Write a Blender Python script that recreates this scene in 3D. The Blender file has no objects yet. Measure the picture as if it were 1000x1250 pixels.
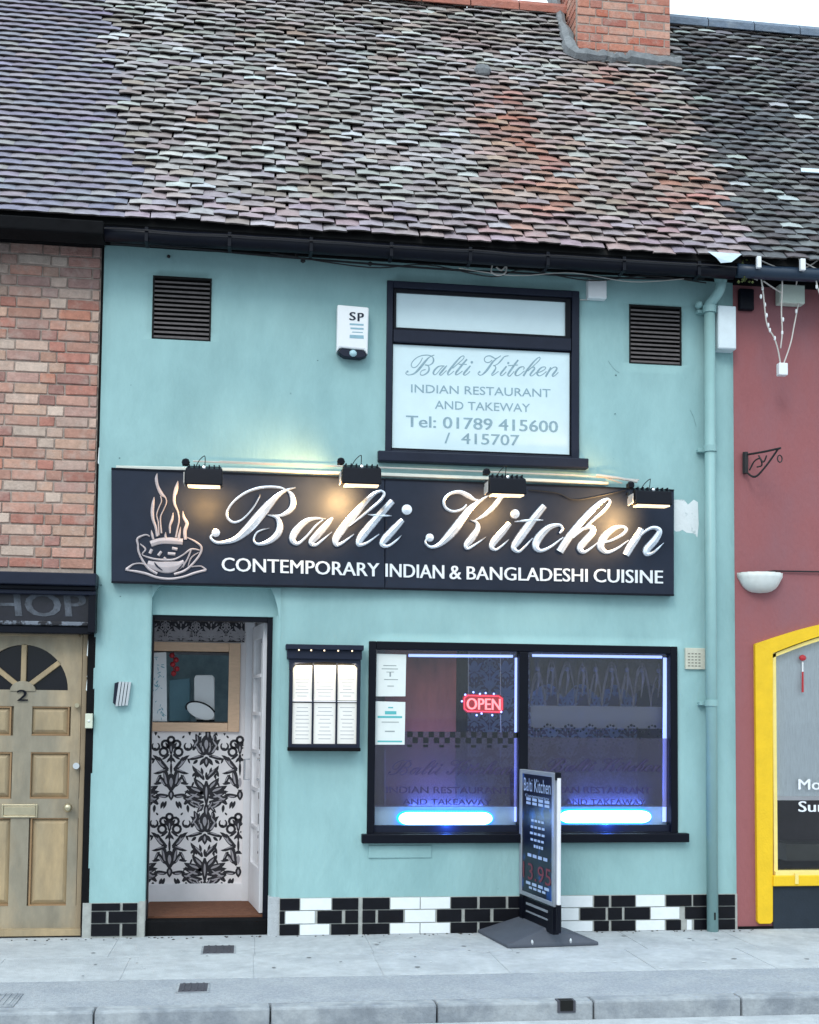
import bpy, math, random
from mathutils import Vector, Matrix, noise
random.seed(7)
rad = math.radians
scene = bpy.context.scene
COL = scene.collection

# ------------------------------------------------------------------ camera
YAW, PIT, ROL = 0.13033, 0.061004, 0.0100276
FPX, CX, CY = 1480.0, 500.0, 783.2
CAM = Vector((0.0, -8.43, 1.50))
FWD = Vector((math.sin(YAW)*math.cos(PIT), math.cos(YAW)*math.cos(PIT), math.sin(PIT)))
_r = Vector((math.cos(YAW), -math.sin(YAW), 0)); _u = _r.cross(FWD)
RGT = math.cos(ROL)*_r + math.sin(ROL)*_u
UPV = -math.sin(ROL)*_r + math.cos(ROL)*_u
cd = bpy.data.cameras.new('camera'); cam = bpy.data.objects.new('camera', cd); COL.objects.link(cam)
cam.matrix_world = Matrix(((RGT.x, UPV.x, -FWD.x, CAM.x), (RGT.y, UPV.y, -FWD.y, CAM.y), (RGT.z, UPV.z, -FWD.z, CAM.z), (0, 0, 0, 1)))
cd.sensor_fit = 'VERTICAL'; cd.sensor_height = 36; cd.sensor_width = 36
cd.lens = FPX/1250*36; cd.shift_y = (CY-625)/1250
cd.clip_end = 2000; cd.clip_start = 0.05
scene.camera = cam

# ------------------------------------------------------------------ world, sun, exposure
SUN_EL, SUN_AZ = rad(42), rad(205)          # high soft sun behind the camera, a little to the left
w = bpy.data.worlds.new('World'); scene.world = w; w.use_nodes = True
nt = w.node_tree; nt.nodes.clear()
out = nt.nodes.new('ShaderNodeOutputWorld'); bg = nt.nodes.new('ShaderNodeBackground')
sky = nt.nodes.new('ShaderNodeTexSky'); sky.sky_type = 'NISHITA'; sky.sun_disc = False
sky.sun_elevation = SUN_EL; sky.sun_rotation = SUN_AZ; sky.dust_density = 3
mx = nt.nodes.new('ShaderNodeMix'); mx.data_type = 'RGBA'; mx.inputs[0].default_value = 0.86
cn = nt.nodes.new('ShaderNodeTexNoise'); cn.inputs['Scale'].default_value = 1.6; cn.inputs['Detail'].default_value = 5
cr = nt.nodes.new('ShaderNodeValToRGB')
cr.color_ramp.elements[0].position = .3; cr.color_ramp.elements[0].color = (14.0, 17.2, 19.2, 1)
cr.color_ramp.elements[1].position = .75; cr.color_ramp.elements[1].color = (17.5, 20.6, 22.4, 1)
nt.links.new(cn.outputs['Fac'], cr.inputs[0])
nt.links.new(sky.outputs[0], mx.inputs[6]); nt.links.new(cr.outputs[0], mx.inputs[7])
wtc = nt.nodes.new('ShaderNodeTexCoord'); wsx = nt.nodes.new('ShaderNodeSeparateXYZ'); nt.links.new(wtc.outputs['Generated'], wsx.inputs[0])
# overcast luminance after the CIE: (1 + 2 sin elevation) / 3
wm1 = nt.nodes.new('ShaderNodeMapRange'); wm1.inputs[3].default_value = .50; wm1.inputs[4].default_value = 1.5; nt.links.new(wsx.outputs['Z'], wm1.inputs[0])
wsc = nt.nodes.new('ShaderNodeVectorMath'); wsc.operation = 'SCALE'; nt.links.new(mx.outputs[2], wsc.inputs[0]); nt.links.new(wm1.outputs[0], wsc.inputs['Scale'])
nt.links.new(wsc.outputs[0], bg.inputs[0]); nt.links.new(bg.outputs[0], out.inputs[0])
bg.inputs[1].default_value = 0.1
sd = bpy.data.lights.new('sun', 'SUN'); sd.energy = 1.1; sd.angle = rad(20); sd.color = (1, .96, .9)
so = bpy.data.objects.new('sun', sd); COL.objects.link(so)
sdir = Vector((math.sin(SUN_AZ)*math.cos(SUN_EL), math.cos(SUN_AZ)*math.cos(SUN_EL), math.sin(SUN_EL)))
so.rotation_euler = (-sdir).to_track_quat('-Z', 'Y').to_euler()
scene.view_settings.view_transform = 'Standard'; scene.view_settings.look = 'None'
scene.view_settings.exposure = 0.0; scene.view_settings.gamma = 1.0
scene.view_settings.use_curve_mapping = False
scene.render.engine = 'CYCLES'
scene.cycles.max_bounces = 8; scene.cycles.transparent_max_bounces = 12
scene.cycles.use_denoising = True
scene.cycles.sample_clamp_indirect = 6

# ------------------------------------------------------------------ placing: photo point on a real plane
def ray(px, py): return FWD*FPX + RGT*(px-CX) - UPV*(py-CY)
def P(px, py, y=0.0):
    r = ray(px, py); t = (y-CAM.y)/r.y; return CAM + r*t
def G(px, py, z=0.0):
    r = ray(px, py); t = (z-CAM.z)/r.z; return CAM + r*t
def proj(p):
    d = Vector(p)-CAM; z = d.dot(FWD); return CX+FPX*d.dot(RGT)/z, CY-FPX*d.dot(UPV)/z
def rc(x0, y0, x1, y1, y=0.0):
    mx_, my_ = (x0+x1)/2, (y0+y1)/2
    return P(x0, my_, y).x, P(x1, my_, y).x, P(mx_, y1, y).z, P(mx_, y0, y).z
Z0 = P(500, 1139.5).z                       # foot of the facade: ground level there
GZ = Z0
def hx(s):
    s = s.lstrip('#'); c = [int(s[i:i+2], 16)/255 for i in (0, 2, 4)]
    return tuple(((v+.055)/1.055)**2.4 if v > .04045 else v/12.92 for v in c)

# ------------------------------------------------------------------ materials
MATS = {}
def mat(name, col, rough=.7, metal=0, var=0.12, vscale=6, bump=0.0, bscale=60, spec=.4, emit=None, estr=0,
        col2=None, stain=0.0, sscale=2.5, src=None, stretch=(1, 1, 1), coat=0, thr=(.42, .62), rvar=0.0):
    if name in MATS: return MATS[name]
    m = bpy.data.materials.new(name); m.use_nodes = True; n = m.node_tree; b = n.nodes['Principled BSDF']
    N = n.nodes.new; L = n.links.new
    tc = N('ShaderNodeTexCoord'); geo = N('ShaderNodeNewGeometry')
    mp = N('ShaderNodeMapping'); mp.inputs['Scale'].default_value = stretch; L(geo.outputs['Position'], mp.inputs[0])
    if src == 'object':
        oi = N('ShaderNodeObjectInfo'); base = oi.outputs['Color']
    elif src == 'attr':
        at = N('ShaderNodeAttribute'); at.attribute_name = 'Col'; base = at.outputs['Color']
    else:
        rgb = N('ShaderNodeRGB'); rgb.outputs[0].default_value = (*col, 1); base = rgb.outputs[0]
    if col2 is not None:
        nz = N('ShaderNodeTexNoise'); nz.inputs['Scale'].default_value = sscale; nz.inputs['Detail'].default_value = 8
        nz.inputs['Roughness'].default_value = .65
        L(mp.outputs[0], nz.inputs['Vector'])
        mr = N('ShaderNodeMapRange'); mr.inputs[1].default_value, mr.inputs[2].default_value = thr
        mr.inputs[4].default_value = stain; L(nz.outputs['Fac'], mr.inputs[0])
        m2 = N('ShaderNodeMix'); m2.data_type = 'RGBA'; L(mr.outputs[0], m2.inputs[0]); L(base, m2.inputs[6])
        m2.inputs[7].default_value = (*col2, 1); base = m2.outputs[2]
    if var > 0:
        nv = N('ShaderNodeTexNoise'); nv.inputs['Scale'].default_value = vscale; nv.inputs['Detail'].default_value = 9
        nv.inputs['Roughness'].default_value = .7; L(mp.outputs[0], nv.inputs['Vector'])
        m3 = N('ShaderNodeMapRange'); m3.inputs[1].default_value = .25; m3.inputs[2].default_value = .75
        m3.inputs[3].default_value = 1-var; m3.inputs[4].default_value = 1+var; L(nv.outputs['Fac'], m3.inputs[0])
        hs = N('ShaderNodeVectorMath'); hs.operation = 'SCALE'; L(base, hs.inputs[0]); L(m3.outputs[0], hs.inputs['Scale'])
        base = hs.outputs[0]
        if rvar:
            m5 = N('ShaderNodeMapRange'); m5.inputs[1].default_value = .3; m5.inputs[2].default_value = .7
            m5.inputs[3].default_value = max(0, rough-rvar); m5.inputs[4].default_value = min(1, rough+rvar)
            L(nv.outputs['Fac'], m5.inputs[0]); L(m5.outputs[0], b.inputs['Roughness'])
    L(base, b.inputs['Base Color'])
    if not rvar: b.inputs['Roughness'].default_value = rough
    b.inputs['Metallic'].default_value = metal
    b.inputs['Specular IOR Level'].default_value = spec; b.inputs['Coat Weight'].default_value = coat
    if bump > 0:
        bn = N('ShaderNodeTexNoise'); bn.inputs['Scale'].default_value = bscale; bn.inputs['Detail'].default_value = 6
        L(mp.outputs[0], bn.inputs['Vector'])
        bp = N('ShaderNodeBump'); bp.inputs['Strength'].default_value = min(1, bump); bp.inputs['Distance'].default_value = .004*max(1, bump)
        L(bn.outputs['Fac'], bp.inputs['Height']); L(bp.outputs[0], b.inputs['Normal'])
    if emit:
        b.inputs['Emission Color'].default_value = (*emit, 1); b.inputs['Emission Strength'].default_value = estr
    MATS[name] = m; return m
def glassmat(name, tint=(1, 1, 1), diff=None, dfac=0.0, rough=.03):
    m = bpy.data.materials.new(name); m.use_nodes = True; n = m.node_tree; n.nodes.clear(); N = n.nodes.new; L = n.links.new
    o = N('ShaderNodeOutputMaterial'); tr = N('ShaderNodeBsdfTransparent'); tr.inputs[0].default_value = (*tint, 1)
    gl = N('ShaderNodeBsdfGlossy'); gl.inputs['Roughness'].default_value = rough
    fr = N('ShaderNodeFresnel'); fr.inputs[0].default_value = 1.5; mxs = N('ShaderNodeMixShader')
    src = tr.outputs[0]
    if diff:
        df = N('ShaderNodeBsdfDiffuse'); df.inputs[0].default_value = (*diff, 1); m1 = N('ShaderNodeMixShader')
        m1.inputs[0].default_value = dfac; L(tr.outputs[0], m1.inputs[1])
        tl = N('ShaderNodeBsdfTranslucent'); tl.inputs[0].default_value = (*[min(1, v*2.2) for v in diff], 1); ma = N('ShaderNodeMixShader'); ma.inputs[0].default_value = .5
        L(df.outputs[0], ma.inputs[1]); L(tl.outputs[0], ma.inputs[2]); L(ma.outputs[0], m1.inputs[2]); src = m1.outputs[0]
    L(fr.outputs[0], mxs.inputs[0]); L(src, mxs.inputs[1]); L(gl.outputs[0], mxs.inputs[2]); L(mxs.outputs[0], o.inputs[0])
    MATS[name] = m; return m

TEAL = (.305, .49, .495)
m_teal = mat('teal_render', TEAL, .7, var=.10, vscale=2.3, bump=1.3, bscale=22, col2=(.20, .35, .36), stain=.55, sscale=1.3, spec=.25, stretch=(1, 1, .45), thr=(.44, .68))
m_tealp = mat('teal_pipe_paint', (.26, .43, .43), .4, var=.08, vscale=5, spec=.4)
m_black = mat('black_gloss_paint', (.004, .005, .010), .4, spec=.14, var=.2, bump=.15, bscale=30)
m_soot = mat('black_tarred_wood', (.007, .007, .008), .8, spec=.08, var=.35, bump=.5, bscale=30)
m_navy = mat('dark_grey_blue_paint', (.012, .016, .032), .5, spec=.2, var=.3, vscale=3, bump=.2, bscale=14)
m_sign = mat('sign_board_black', (.017, .023, .040), .5, var=.25, vscale=3, spec=.18, rvar=.12)
m_silver = mat('brushed_silver_letters', (.80, .85, .93), .25, metal=.85, var=.2, vscale=9, rvar=.1)
m_pinks = mat('pinkish_silver_emblem', (.46, .40, .41), .45, metal=.3, var=.15, vscale=12)
m_white = mat('white_plastic', (.78, .8, .82), .45, var=.05)
m_wlet = mat('white_vinyl_letters', (.78, .8, .84), .5, var=.06, vscale=20)
m_wpaint = mat('white_gloss_paint', (.74, .73, .76), .45, var=.08, vscale=5)
m_oldwhite = mat('flaking_white_paint', (.72, .76, .77), .8, var=.1, bump=.6, bscale=40, col2=(.34, .42, .43), stain=.8, sscale=14, thr=(.56, .66))
m_mortar = mat('sandy_mortar', (.36, .29, .25), .95, var=.3, vscale=20, bump=.8, bscale=90)
m_brick = mat('old_brick', (1, 1, 1), .9, var=.26, vscale=26, bump=1.2, bscale=80, src='object', col2=(.45, .36, .31), stain=.55, sscale=10, thr=(.48, .7))
m_brick_v = mat('old_brick_merged', (1, 1, 1), .9, var=.3, vscale=22, bump=1, bscale=80, src='attr')
m_tile = mat('weathered_clay_tile', (1, 1, 1), .85, spec=.12, col2=(.34, .35, .34), stain=.35, sscale=11, thr=(.52, .7), var=.34, vscale=30, bump=.9, bscale=90, src='object', stretch=(.5, 1, 1))
m_tile_v = mat('weathered_clay_tile_merged', (1, 1, 1), .85, spec=.12, col2=(.34, .35, .34), stain=.35, sscale=11, thr=(.52, .7), var=.34, vscale=30, bump=.9, bscale=90, src='attr', stretch=(.5, 1, 1))
m_tedge = mat('dark_tile_edge', (.085, .07, .064), .95, var=.4, vscale=20)  # brown-black dirt tone that also paints in the shade between courses
m_deck = mat('roof_underfelt', (.02, .02, .02), .95, var=.1)
m_pine = mat('weathered_pine_door', (.40, .31, .20), .6, var=.25, vscale=9, bump=.3, bscale=40, col2=(.24, .215, .165), stain=.9, sscale=1.8, stretch=(1, 1, .35), thr=(.4, .6))
m_pinep = mat('honey_pine_panel', (.44, .32, .18), .6, var=.22, vscale=12, bump=.2, bscale=40, col2=(.26, .21, .14), stain=.8, sscale=2.5, stretch=(1, 1, .3), thr=(.4, .62))
m_wood = mat('light_oak_frame', (.68, .46, .31), .5, var=.12, vscale=14, stretch=(1, 1, 4))
m_brass = mat('tarnished_brass', (.55, .48, .33), .35, metal=.8, var=.2)
m_chrome = mat('chrome', (.75, .76, .78), .2, metal=1, var=.05)
m_maroon = mat('maroon_render', (.31, .105, .11), .8, var=.12, vscale=3, bump=1.2, bscale=40, col2=(.22, .10, .115), stain=.7, sscale=1.5, stretch=(1, 1, .5))
m_yellow = mat('yellow_gloss_paint', (.80, .50, .012), .45, var=.10, vscale=9, bump=.5, bscale=60)
m_yellowp = mat('worn_pale_yellow_paint', (.85, .68, .22), .5, var=.1, vscale=12)
m_concrete = mat('pale_concrete', (.45, .475, .495), .9, var=.16, vscale=14, bump=1.2, bscale=110, col2=(.32, .34, .365), stain=.6, sscale=3.2)
m_tarmac = mat('grey_tarmac', (.30, .325, .36), .95, var=.3, vscale=70, bump=1.6, bscale=150, col2=(.40, .42, .44), stain=.5, sscale=3)
m_kerb = mat('kerb_granite', (.34, .36, .38), .85, var=.2, vscale=18, bump=.8, bscale=80, col2=(.16, .18, .21), stain=.7, sscale=4)
m_road = mat('road_asphalt', (.2, .21, .23), .95, var=.25, vscale=60, bump=1, bscale=120)
m_grout = mat('grey_tile_grout', (.36, .37, .35), .9, var=.2, vscale=30)
m_btile = mat('glazed_black_tile', (.005, .005, .008), .3, spec=.2, var=.4, vscale=20)
m_wtile = mat('glazed_white_tile', (.78, .81, .83), .18, var=.05, vscale=20)
m_rubber = mat('black_rubber', (.03, .032, .038), .75, var=.2, bump=.6, bscale=200)
m_rubl = mat('dusty_rubber', (.075, .085, .11), .7, var=.15, bump=.6, bscale=200)
m_mat = mat('brown_door_mat', (.16, .065, .035), .95, var=.35, vscale=18, bump=1.5, bscale=200)
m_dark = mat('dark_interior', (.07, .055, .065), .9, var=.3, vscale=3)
m_red = mat('rust_red_wall', (.27, .07, .05), .8, var=.55, vscale=4, stretch=(1, 1, .3))
m_paperw = mat('wallpaper_pale_ground', (.80, .76, .77), .7, var=.04)
m_paperk = mat('wallpaper_black_print', (.02, .018, .024), .6, var=.25, vscale=30)
m_papers = mat('wallpaper_silver_print', (.33, .31, .33), .5, var=.2, vscale=30)
m_film = mat('white_window_film', (.63, .77, .81), .6, var=.06, vscale=4)
m_ftext = mat('grey_teal_film_lettering', (.25, .37, .43), .6, var=.25, vscale=40)
m_paper = mat('printed_paper', (.74, .78, .76), .7, var=.05, vscale=10)
m_print = mat('grey_ink', (.3, .34, .34), .7, var=.1)
m_tprint = mat('turquoise_ink', (.1, .45, .47), .7, var=.05)
m_vent = mat('brown_clay_vent', (.12, .105, .105), .8, var=.3, vscale=20, bump=.5)
m_vback = mat('vent_void', (.006, .006, .006), .9, var=.1)
m_lead = mat('pale_lead_flashing', (.5, .6, .66), .5, var=.12, vscale=9)
m_fillet = mat('cement_fillet', (.2, .21, .22), .95, var=.35, vscale=18, bump=1.5, bscale=40)
m_moss = mat('green_moss', (.1, .12, .04), .95, var=.4, vscale=30, bump=1.5, bscale=60)
m_cream = mat('cream_airbrick', (.56, .55, .46), .8, var=.12, vscale=30)
m_wire = mat('pale_cable', (.52, .49, .46), .6, var=.1)
m_bcable = mat('black_cable', (.015, .015, .018), .6, var=.1)
m_net = mat('white_net_curtain', (.74, .80, .84), .9, var=.14, vscale=40, bump=.5, bscale=100, stretch=(3, 1, .3))
m_base = mat('dark_navy_stallriser', (.012, .02, .032), .6, var=.2, bump=.3)
m_redp = mat('red_lacquer', (.45, .03, .04), .5)
m_iron = mat('wrought_iron', (.02, .018, .02), .6, var=.2)
m_grate = mat('cast_iron_cover', (.06, .06, .075), .7, var=.3, bump=1, bscale=60)
glass = glassmat('window_glass')
filmgl = glassmat('smoky_window_film', (.76, .72, .82), (.15, .11, .165), .34, .10)
lacegl = glassmat('grey_lace', (.95, .95, 1), (.3, .29, .34), .45, .4)
m_tube = mat('blue_white_tube', (.8, .9, 1), .4, var=0, emit=(.55, .85, 1), estr=6)
m_tubeb = mat('blue_tube_halo', (.0, .3, .9), .4, var=0, emit=(.0, .32, 1), estr=3)
m_led = mat('violet_blue_led_strip', (.5, .55, 1), .4, var=0, emit=(.34, .46, 1), estr=1.5)
m_openr = mat('red_neon', (1, .1, .1), .4, var=0, emit=(1, .04, .09), estr=1.6)
m_openl = mat('pink_neon_letters', (1, .5, .5), .4, var=0, emit=(1, .22, .26), estr=1.3)
m_openb = mat('blue_led_dot', (.3, .4, 1), .4, var=0, emit=(.3, .4, 1), estr=3)
m_warmlens = mat('warm_lamp_lens', (1, .8, .6), .4, var=0, emit=(1, .72, .42), estr=1.3)
m_menub = mat('backlit_menu_paper', (.72, .72, .7), .7, var=.05, vscale=8, emit=(1, .82, .55), estr=.12)

# ------------------------------------------------------------------ mesh building
WL = {}
class MB:
    def __init__(s): s.v = []; s.f = []; s.smooth = False
    def add(s, vs, fs):
        o = len(s.v); s.v += [tuple(v) for v in vs]; s.f += [tuple(i+o for i in f) for f in fs]; return s
    def box(s, x0, x1, y0, y1, z0, z1):
        return s.hexa([(x0, y0, z0), (x1, y0, z0), (x1, y0, z1), (x0, y0, z1)], [(x0, y1, z0), (x1, y1, z0), (x1, y1, z1), (x0, y1, z1)])
    def hexa(s, a, b):          # a: front 4 (bl br tr tl), b: back 4
        return s.add(list(a)+list(b), [(0, 1, 2, 3), (5, 4, 7, 6), (4, 0, 3, 7), (1, 5, 6, 2), (3, 2, 6, 7), (4, 5, 1, 0)])
    def prism(s, pts, y0, y1):  # polygon of (x,z), front at y0, back at y1
        n = len(pts); vs = [(x, y0, z) for x, z in pts]+[(x, y1, z) for x, z in pts]
        return s.add(vs, [tuple(range(n)), tuple(range(2*n-1, n-1, -1))]+[((i+1) % n, i, i+n, (i+1) % n+n) for i in range(n)])
    def ppx(s, pts, y0, y1):    # polygon given as photo points on the plane y0
        q = [P(a, b, y0) for a, b in pts]; return s.prism([(p.x, p.z) for p in q], y0, y1)
    def rpx(s, x0, y0, x1, y1, ya, yb):
        a, b, c, d = rc(x0, y0, x1, y1, ya); return s.box(a, b, ya, yb, c, d)
    def tube(s, pts, r, n=8, caps=True):
        pts = [Vector(p) for p in pts]; rs = r if isinstance(r, (list, tuple)) else [r]*len(pts); o = len(s.v); prev = None
        for i, p in enumerate(pts):
            d = (pts[min(i+1, len(pts)-1)]-pts[max(i-1, 0)]).normalized()
            a = prev if prev is not None else (Vector((0, 0, 1)) if abs(d.z) < .9 else Vector((1, 0, 0)))
            b = d.cross(a)
            b = b.normalized() if b.length > 1e-5 else d.orthogonal().normalized()
            a = b.cross(d).normalized(); prev = a
            for k in range(n):
                t = 2*math.pi*k/n; s.v.append(tuple(p+(a*math.cos(t)+b*math.sin(t))*rs[i]))
        for i in range(len(pts)-1):
            for k in range(n):
                k2 = (k+1) % n; s.f.append((o+i*n+k, o+i*n+k2, o+(i+1)*n+k2, o+(i+1)*n+k))
        if caps:
            s.f.append(tuple(o+k for k in range(n-1, -1, -1))); s.f.append(tuple(o+(len(pts)-1)*n+k for k in range(n)))
        return s
    def ball(s, c, r, n=8, sc=(1, 1, 1)):
        c = Vector(c); o = len(s.v); m = n//2
        for i in range(1, m):
            for k in range(n):
                a = math.pi*i/m; t = 2*math.pi*k/n
                s.v.append((c.x+r*sc[0]*math.sin(a)*math.cos(t), c.y+r*sc[1]*math.sin(a)*math.sin(t), c.z+r*sc[2]*math.cos(a)))
        for i in range(m-2):
            for k in range(n): s.f.append((o+i*n+k, o+(i+1)*n+k, o+(i+1)*n+(k+1) % n, o+i*n+(k+1) % n))
        s.v.append((c.x, c.y, c.z+r*sc[2])); s.v.append((c.x, c.y, c.z-r*sc[2])); a, b = len(s.v)-2, len(s.v)-1
        for k in range(n): s.f.append((a, o+k, o+(k+1) % n)); s.f.append((b, o+(m-2)*n+(k+1) % n, o+(m-2)*n+k))
        return s
def tag(o, label=None, cat=None, group=None, kind=None):
    if label: o['label'] = label
    if cat: o['category'] = cat
    if group: o['group'] = group
    if kind: o['kind'] = kind
    return o
def link(o, parent, wl):
    COL.objects.link(o); WL[o.name] = Vector(wl)
    if parent is not None:
        o.parent = parent; o.location = Vector(wl)-WL[parent.name]
    else: o.location = wl
    return o
def empty(name, loc, label=None, cat=None, group=None, kind=None, parent=None):
    o = bpy.data.objects.new(name, None); o.empty_display_size = .1
    link(o, parent, Vector(loc)); return tag(o, label, cat, group, kind)
def mesh(name, mb, m, parent=None, bevel=0, smooth=False, at=None, kind=None):
    c = Vector(at) if at is not None else sum((Vector(v) for v in mb.v), Vector())/len(mb.v)
    me = bpy.data.meshes.new(name); me.from_pydata([tuple(Vector(v)-c) for v in mb.v], [], mb.f); me.update()
    if m: me.materials.append(m)
    if smooth:
        for p in me.polygons: p.use_smooth = True
    o = bpy.data.objects.new(name, me); link(o, parent, c)
    if bevel:
        b = o.modifiers.new('bevel', 'BEVEL'); b.width = bevel; b.segments = 2; b.limit_method = 'ANGLE'
    if kind: o['kind'] = kind
    return o
def inst(name, me, parent, loc, rot=None, color=None):
    o = bpy.data.objects.new(name, me); link(o, parent, Vector(loc))
    if rot: o.rotation_euler = rot
    if color: o.color = (*color, 1)
    return o
def cr_(pts, n=6):             # catmull-rom through tuples
    o = []; q = [pts[0]]+list(pts)+[pts[-1]]
    for i in range(1, len(q)-2):
        p0, p1, p2, p3 = q[i-1:i+3]
        for k in range(n):
            t = k/n
            o.append(tuple(.5*((2*b)+(-a+c)*t+(2*a-5*b+4*c-d)*t*t+(-a+3*b-3*c+d)*t**3) for a, b, c, d in zip(p0, p1, p2, p3)))
    o.append(tuple(pts[-1])); return o
def stroke(mb, pts, fn, h=.006, n=6, k=1.0, minw=1.0, idx=[0]):
    """pts: (x, y, width) in drawing units; fn maps drawing units + height to the world. A ribbon with a ridged section."""
    s = cr_(pts, n); idx[0] += 1; lift = (idx[0] % 7)*h*.03; o = len(mb.v)
    for i, (x, y, w_) in enumerate(s):
        a = s[max(0, i-1)]; b = s[min(len(s)-1, i+1)]; dx, dy = b[0]-a[0], b[1]-a[1]; l = math.hypot(dx, dy) or 1
        nx, ny = -dy/l, dx/l; hw = max(minw, w_*k)/2
        for c, hh in ((-1, 0), (-.82, .6), (0, 1.0), (.82, .6), (1, 0)):
            mb.v.append(tuple(fn(x+nx*hw*c, y+ny*hw*c, hh*h+lift)))
    for i in range(len(s)-1):
        for j in range(4): mb.f.append((o+i*5+j, o+i*5+j+1, o+(i+1)*5+j+1, o+(i+1)*5+j))
    mb.f.append((o, o+1, o+2, o+3, o+4)); e = o+(len(s)-1)*5; mb.f.append((e+4, e+3, e+2, e+1, e))
def dot(mb, x, y, r, fn, h=.006, n=14):
    o = len(mb.v); mb.v.append(tuple(fn(x, y, h*1.2)))
    for rr, hh in ((.9, .8), (1, 0)):
        for k in range(n): t = 2*math.pi*k/n; mb.v.append(tuple(fn(x+r*rr*math.cos(t), y+r*rr*math.sin(t), hh*h)))
    for k in range(n):
        mb.f.append((o, o+1+k, o+1+(k+1) % n)); mb.f.append((o+1+k, o+1+n+k, o+1+n+(k+1) % n, o+1+(k+1) % n))
_tc = {}
def textmesh(s, bold=.0):
    if (s, bold) in _tc: return _tc[(s, bold)]
    c = bpy.data.curves.new('t', 'FONT'); c.body = s; c.offset = bold; c.resolution_u = 3
    o = bpy.data.objects.new('t', c); COL.objects.link(o)
    dg = bpy.context.evaluated_depsgraph_get(); me = bpy.data.meshes.new_from_object(o.evaluated_get(dg))
    v = [(p.co.x, p.co.y) for p in me.vertices]; f = [tuple(p.vertices) for p in me.polygons]
    bpy.data.objects.remove(o); bpy.data.curves.remove(c); bpy.data.meshes.remove(me)
    x0 = min(a for a, b in v); x1 = max(a for a, b in v); y0 = min(b for a, b in v); y1 = max(b for a, b in v)
    _tc[(s, bold)] = ([((a-x0)/(x1-x0), (b-y0)/(y1-y0)) for a, b in v], f); return _tc[(s, bold)]
def text(mb, s, quad, y, bold=.0, thick=.003, slant=0.0):
    hpx = abs(quad[3][1]-quad[0][1])/.72; e = bold*hpx*1.1
    for k_ in ((-1, 0, 1) if e > .05 else (0,)): text1(mb, s, [(a+k_*e, b) for a, b in quad], y-.00012*k_, 0, thick, slant)
def text1(mb, s, quad, y, bold=.0, thick=.003, slant=0.0):
    """flat lettering; quad = photo corners TL TR BR BL on the plane y"""
    v, f = textmesh(s, bold); tl, tr, br, bl = [P(a, b, y) for a, b in quad]; o = len(mb.v); n = len(v)
    for d in (0, thick):
        for a, b in v:
            a2 = a+slant*b
            t = tl.lerp(tr, a2); q = bl.lerp(br, a2); p = q.lerp(t, b); mb.v.append((p.x, y-thick+d, p.z))
    for g in f: mb.f.append(tuple(o+i for i in g))
    from collections import Counter
    ed = Counter()
    for g in f:
        for i in range(len(g)): ed[(g[i], g[(i+1) % len(g)])] += 1
    for (a, b) in ed:
        if (b, a) not in ed: mb.f.append((o+a, o+n+a, o+n+b, o+b))
def tquad(x0, y0, x1, y1, s=0.0):   # s: drop of the baseline across the width, in photo px
    return [(x0, y0), (x1, y0+s), (x1, y1+s), (x0, y1)]
def grid_wall(x0, x1, z0, z1, holes, y=0.0, step=.07, amp=.004, depth=.2, seed=0, fade=True):
    mb = MB(); xs = {round(x0, 4), round(x1, 4)}; zs = {round(z0, 4), round(z1, 4)}
    for h in holes: xs |= {round(h[0], 4), round(h[1], 4)}; zs |= {round(h[2], 4), round(h[3], 4)}
    def ref(s):
        s = sorted(s); o = []
        for a, b in zip(s, s[1:]):
            n = max(1, int((b-a)/step)); o += [a+(b-a)*i/n for i in range(n)]
        return o+[s[-1]]
    X, Z = ref(xs), ref(zs)
    def fd(x, z):
        d = min(x-x0, x1-x, 9)
        for h in holes: d = min(d, math.hypot(max(h[0]-x, 0, x-h[1]), max(h[2]-z, 0, z-h[3])))
        return max(0, min(1, d/.2))
    def yy(x, z): return y+(yy0(x, z)-y)*fd(x, z)
    def yy0(x, z): return y-amp*noise.noise(Vector((x*1.3+seed, z*1.3, 3)))*1.6-amp*.4*noise.noise(Vector((x*6+seed, z*6, 9)))
    for z in Z:
        for x in X: mb.v.append((x, yy(x, z), z))
    nx = len(X)
    ins = lambda x, z: any(h[0] < x < h[1] and h[2] < z < h[3] for h in holes)
    solid = {}
    for j in range(len(Z)-1):
        for i in range(nx-1): solid[(i, j)] = not ins((X[i]+X[i+1])/2, (Z[j]+Z[j+1])/2)
    for (i, j), s in solid.items():
        a = j*nx+i
        if s: mb.f.append((a, a+1, a+nx+1, a+nx))
    def rev(p, q):
        o = len(mb.v); vp, vq = mb.v[p], mb.v[q]; mb.v += [(vp[0], y+depth, vp[2]), (vq[0], y+depth, vq[2])]; mb.f.append((p, q, o+1, o))
    for (i, j), s in solid.items():
        if not s: continue
        a = j*nx+i
        if not solid.get((i-1, j)): rev(a, a+nx)
        if not solid.get((i+1, j)): rev(a+1, a+nx+1)
        if not solid.get((i, j-1)): rev(a, a+1)
        if not solid.get((i, j+1)): rev(a+nx, a+nx+1)
    return mb

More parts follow.
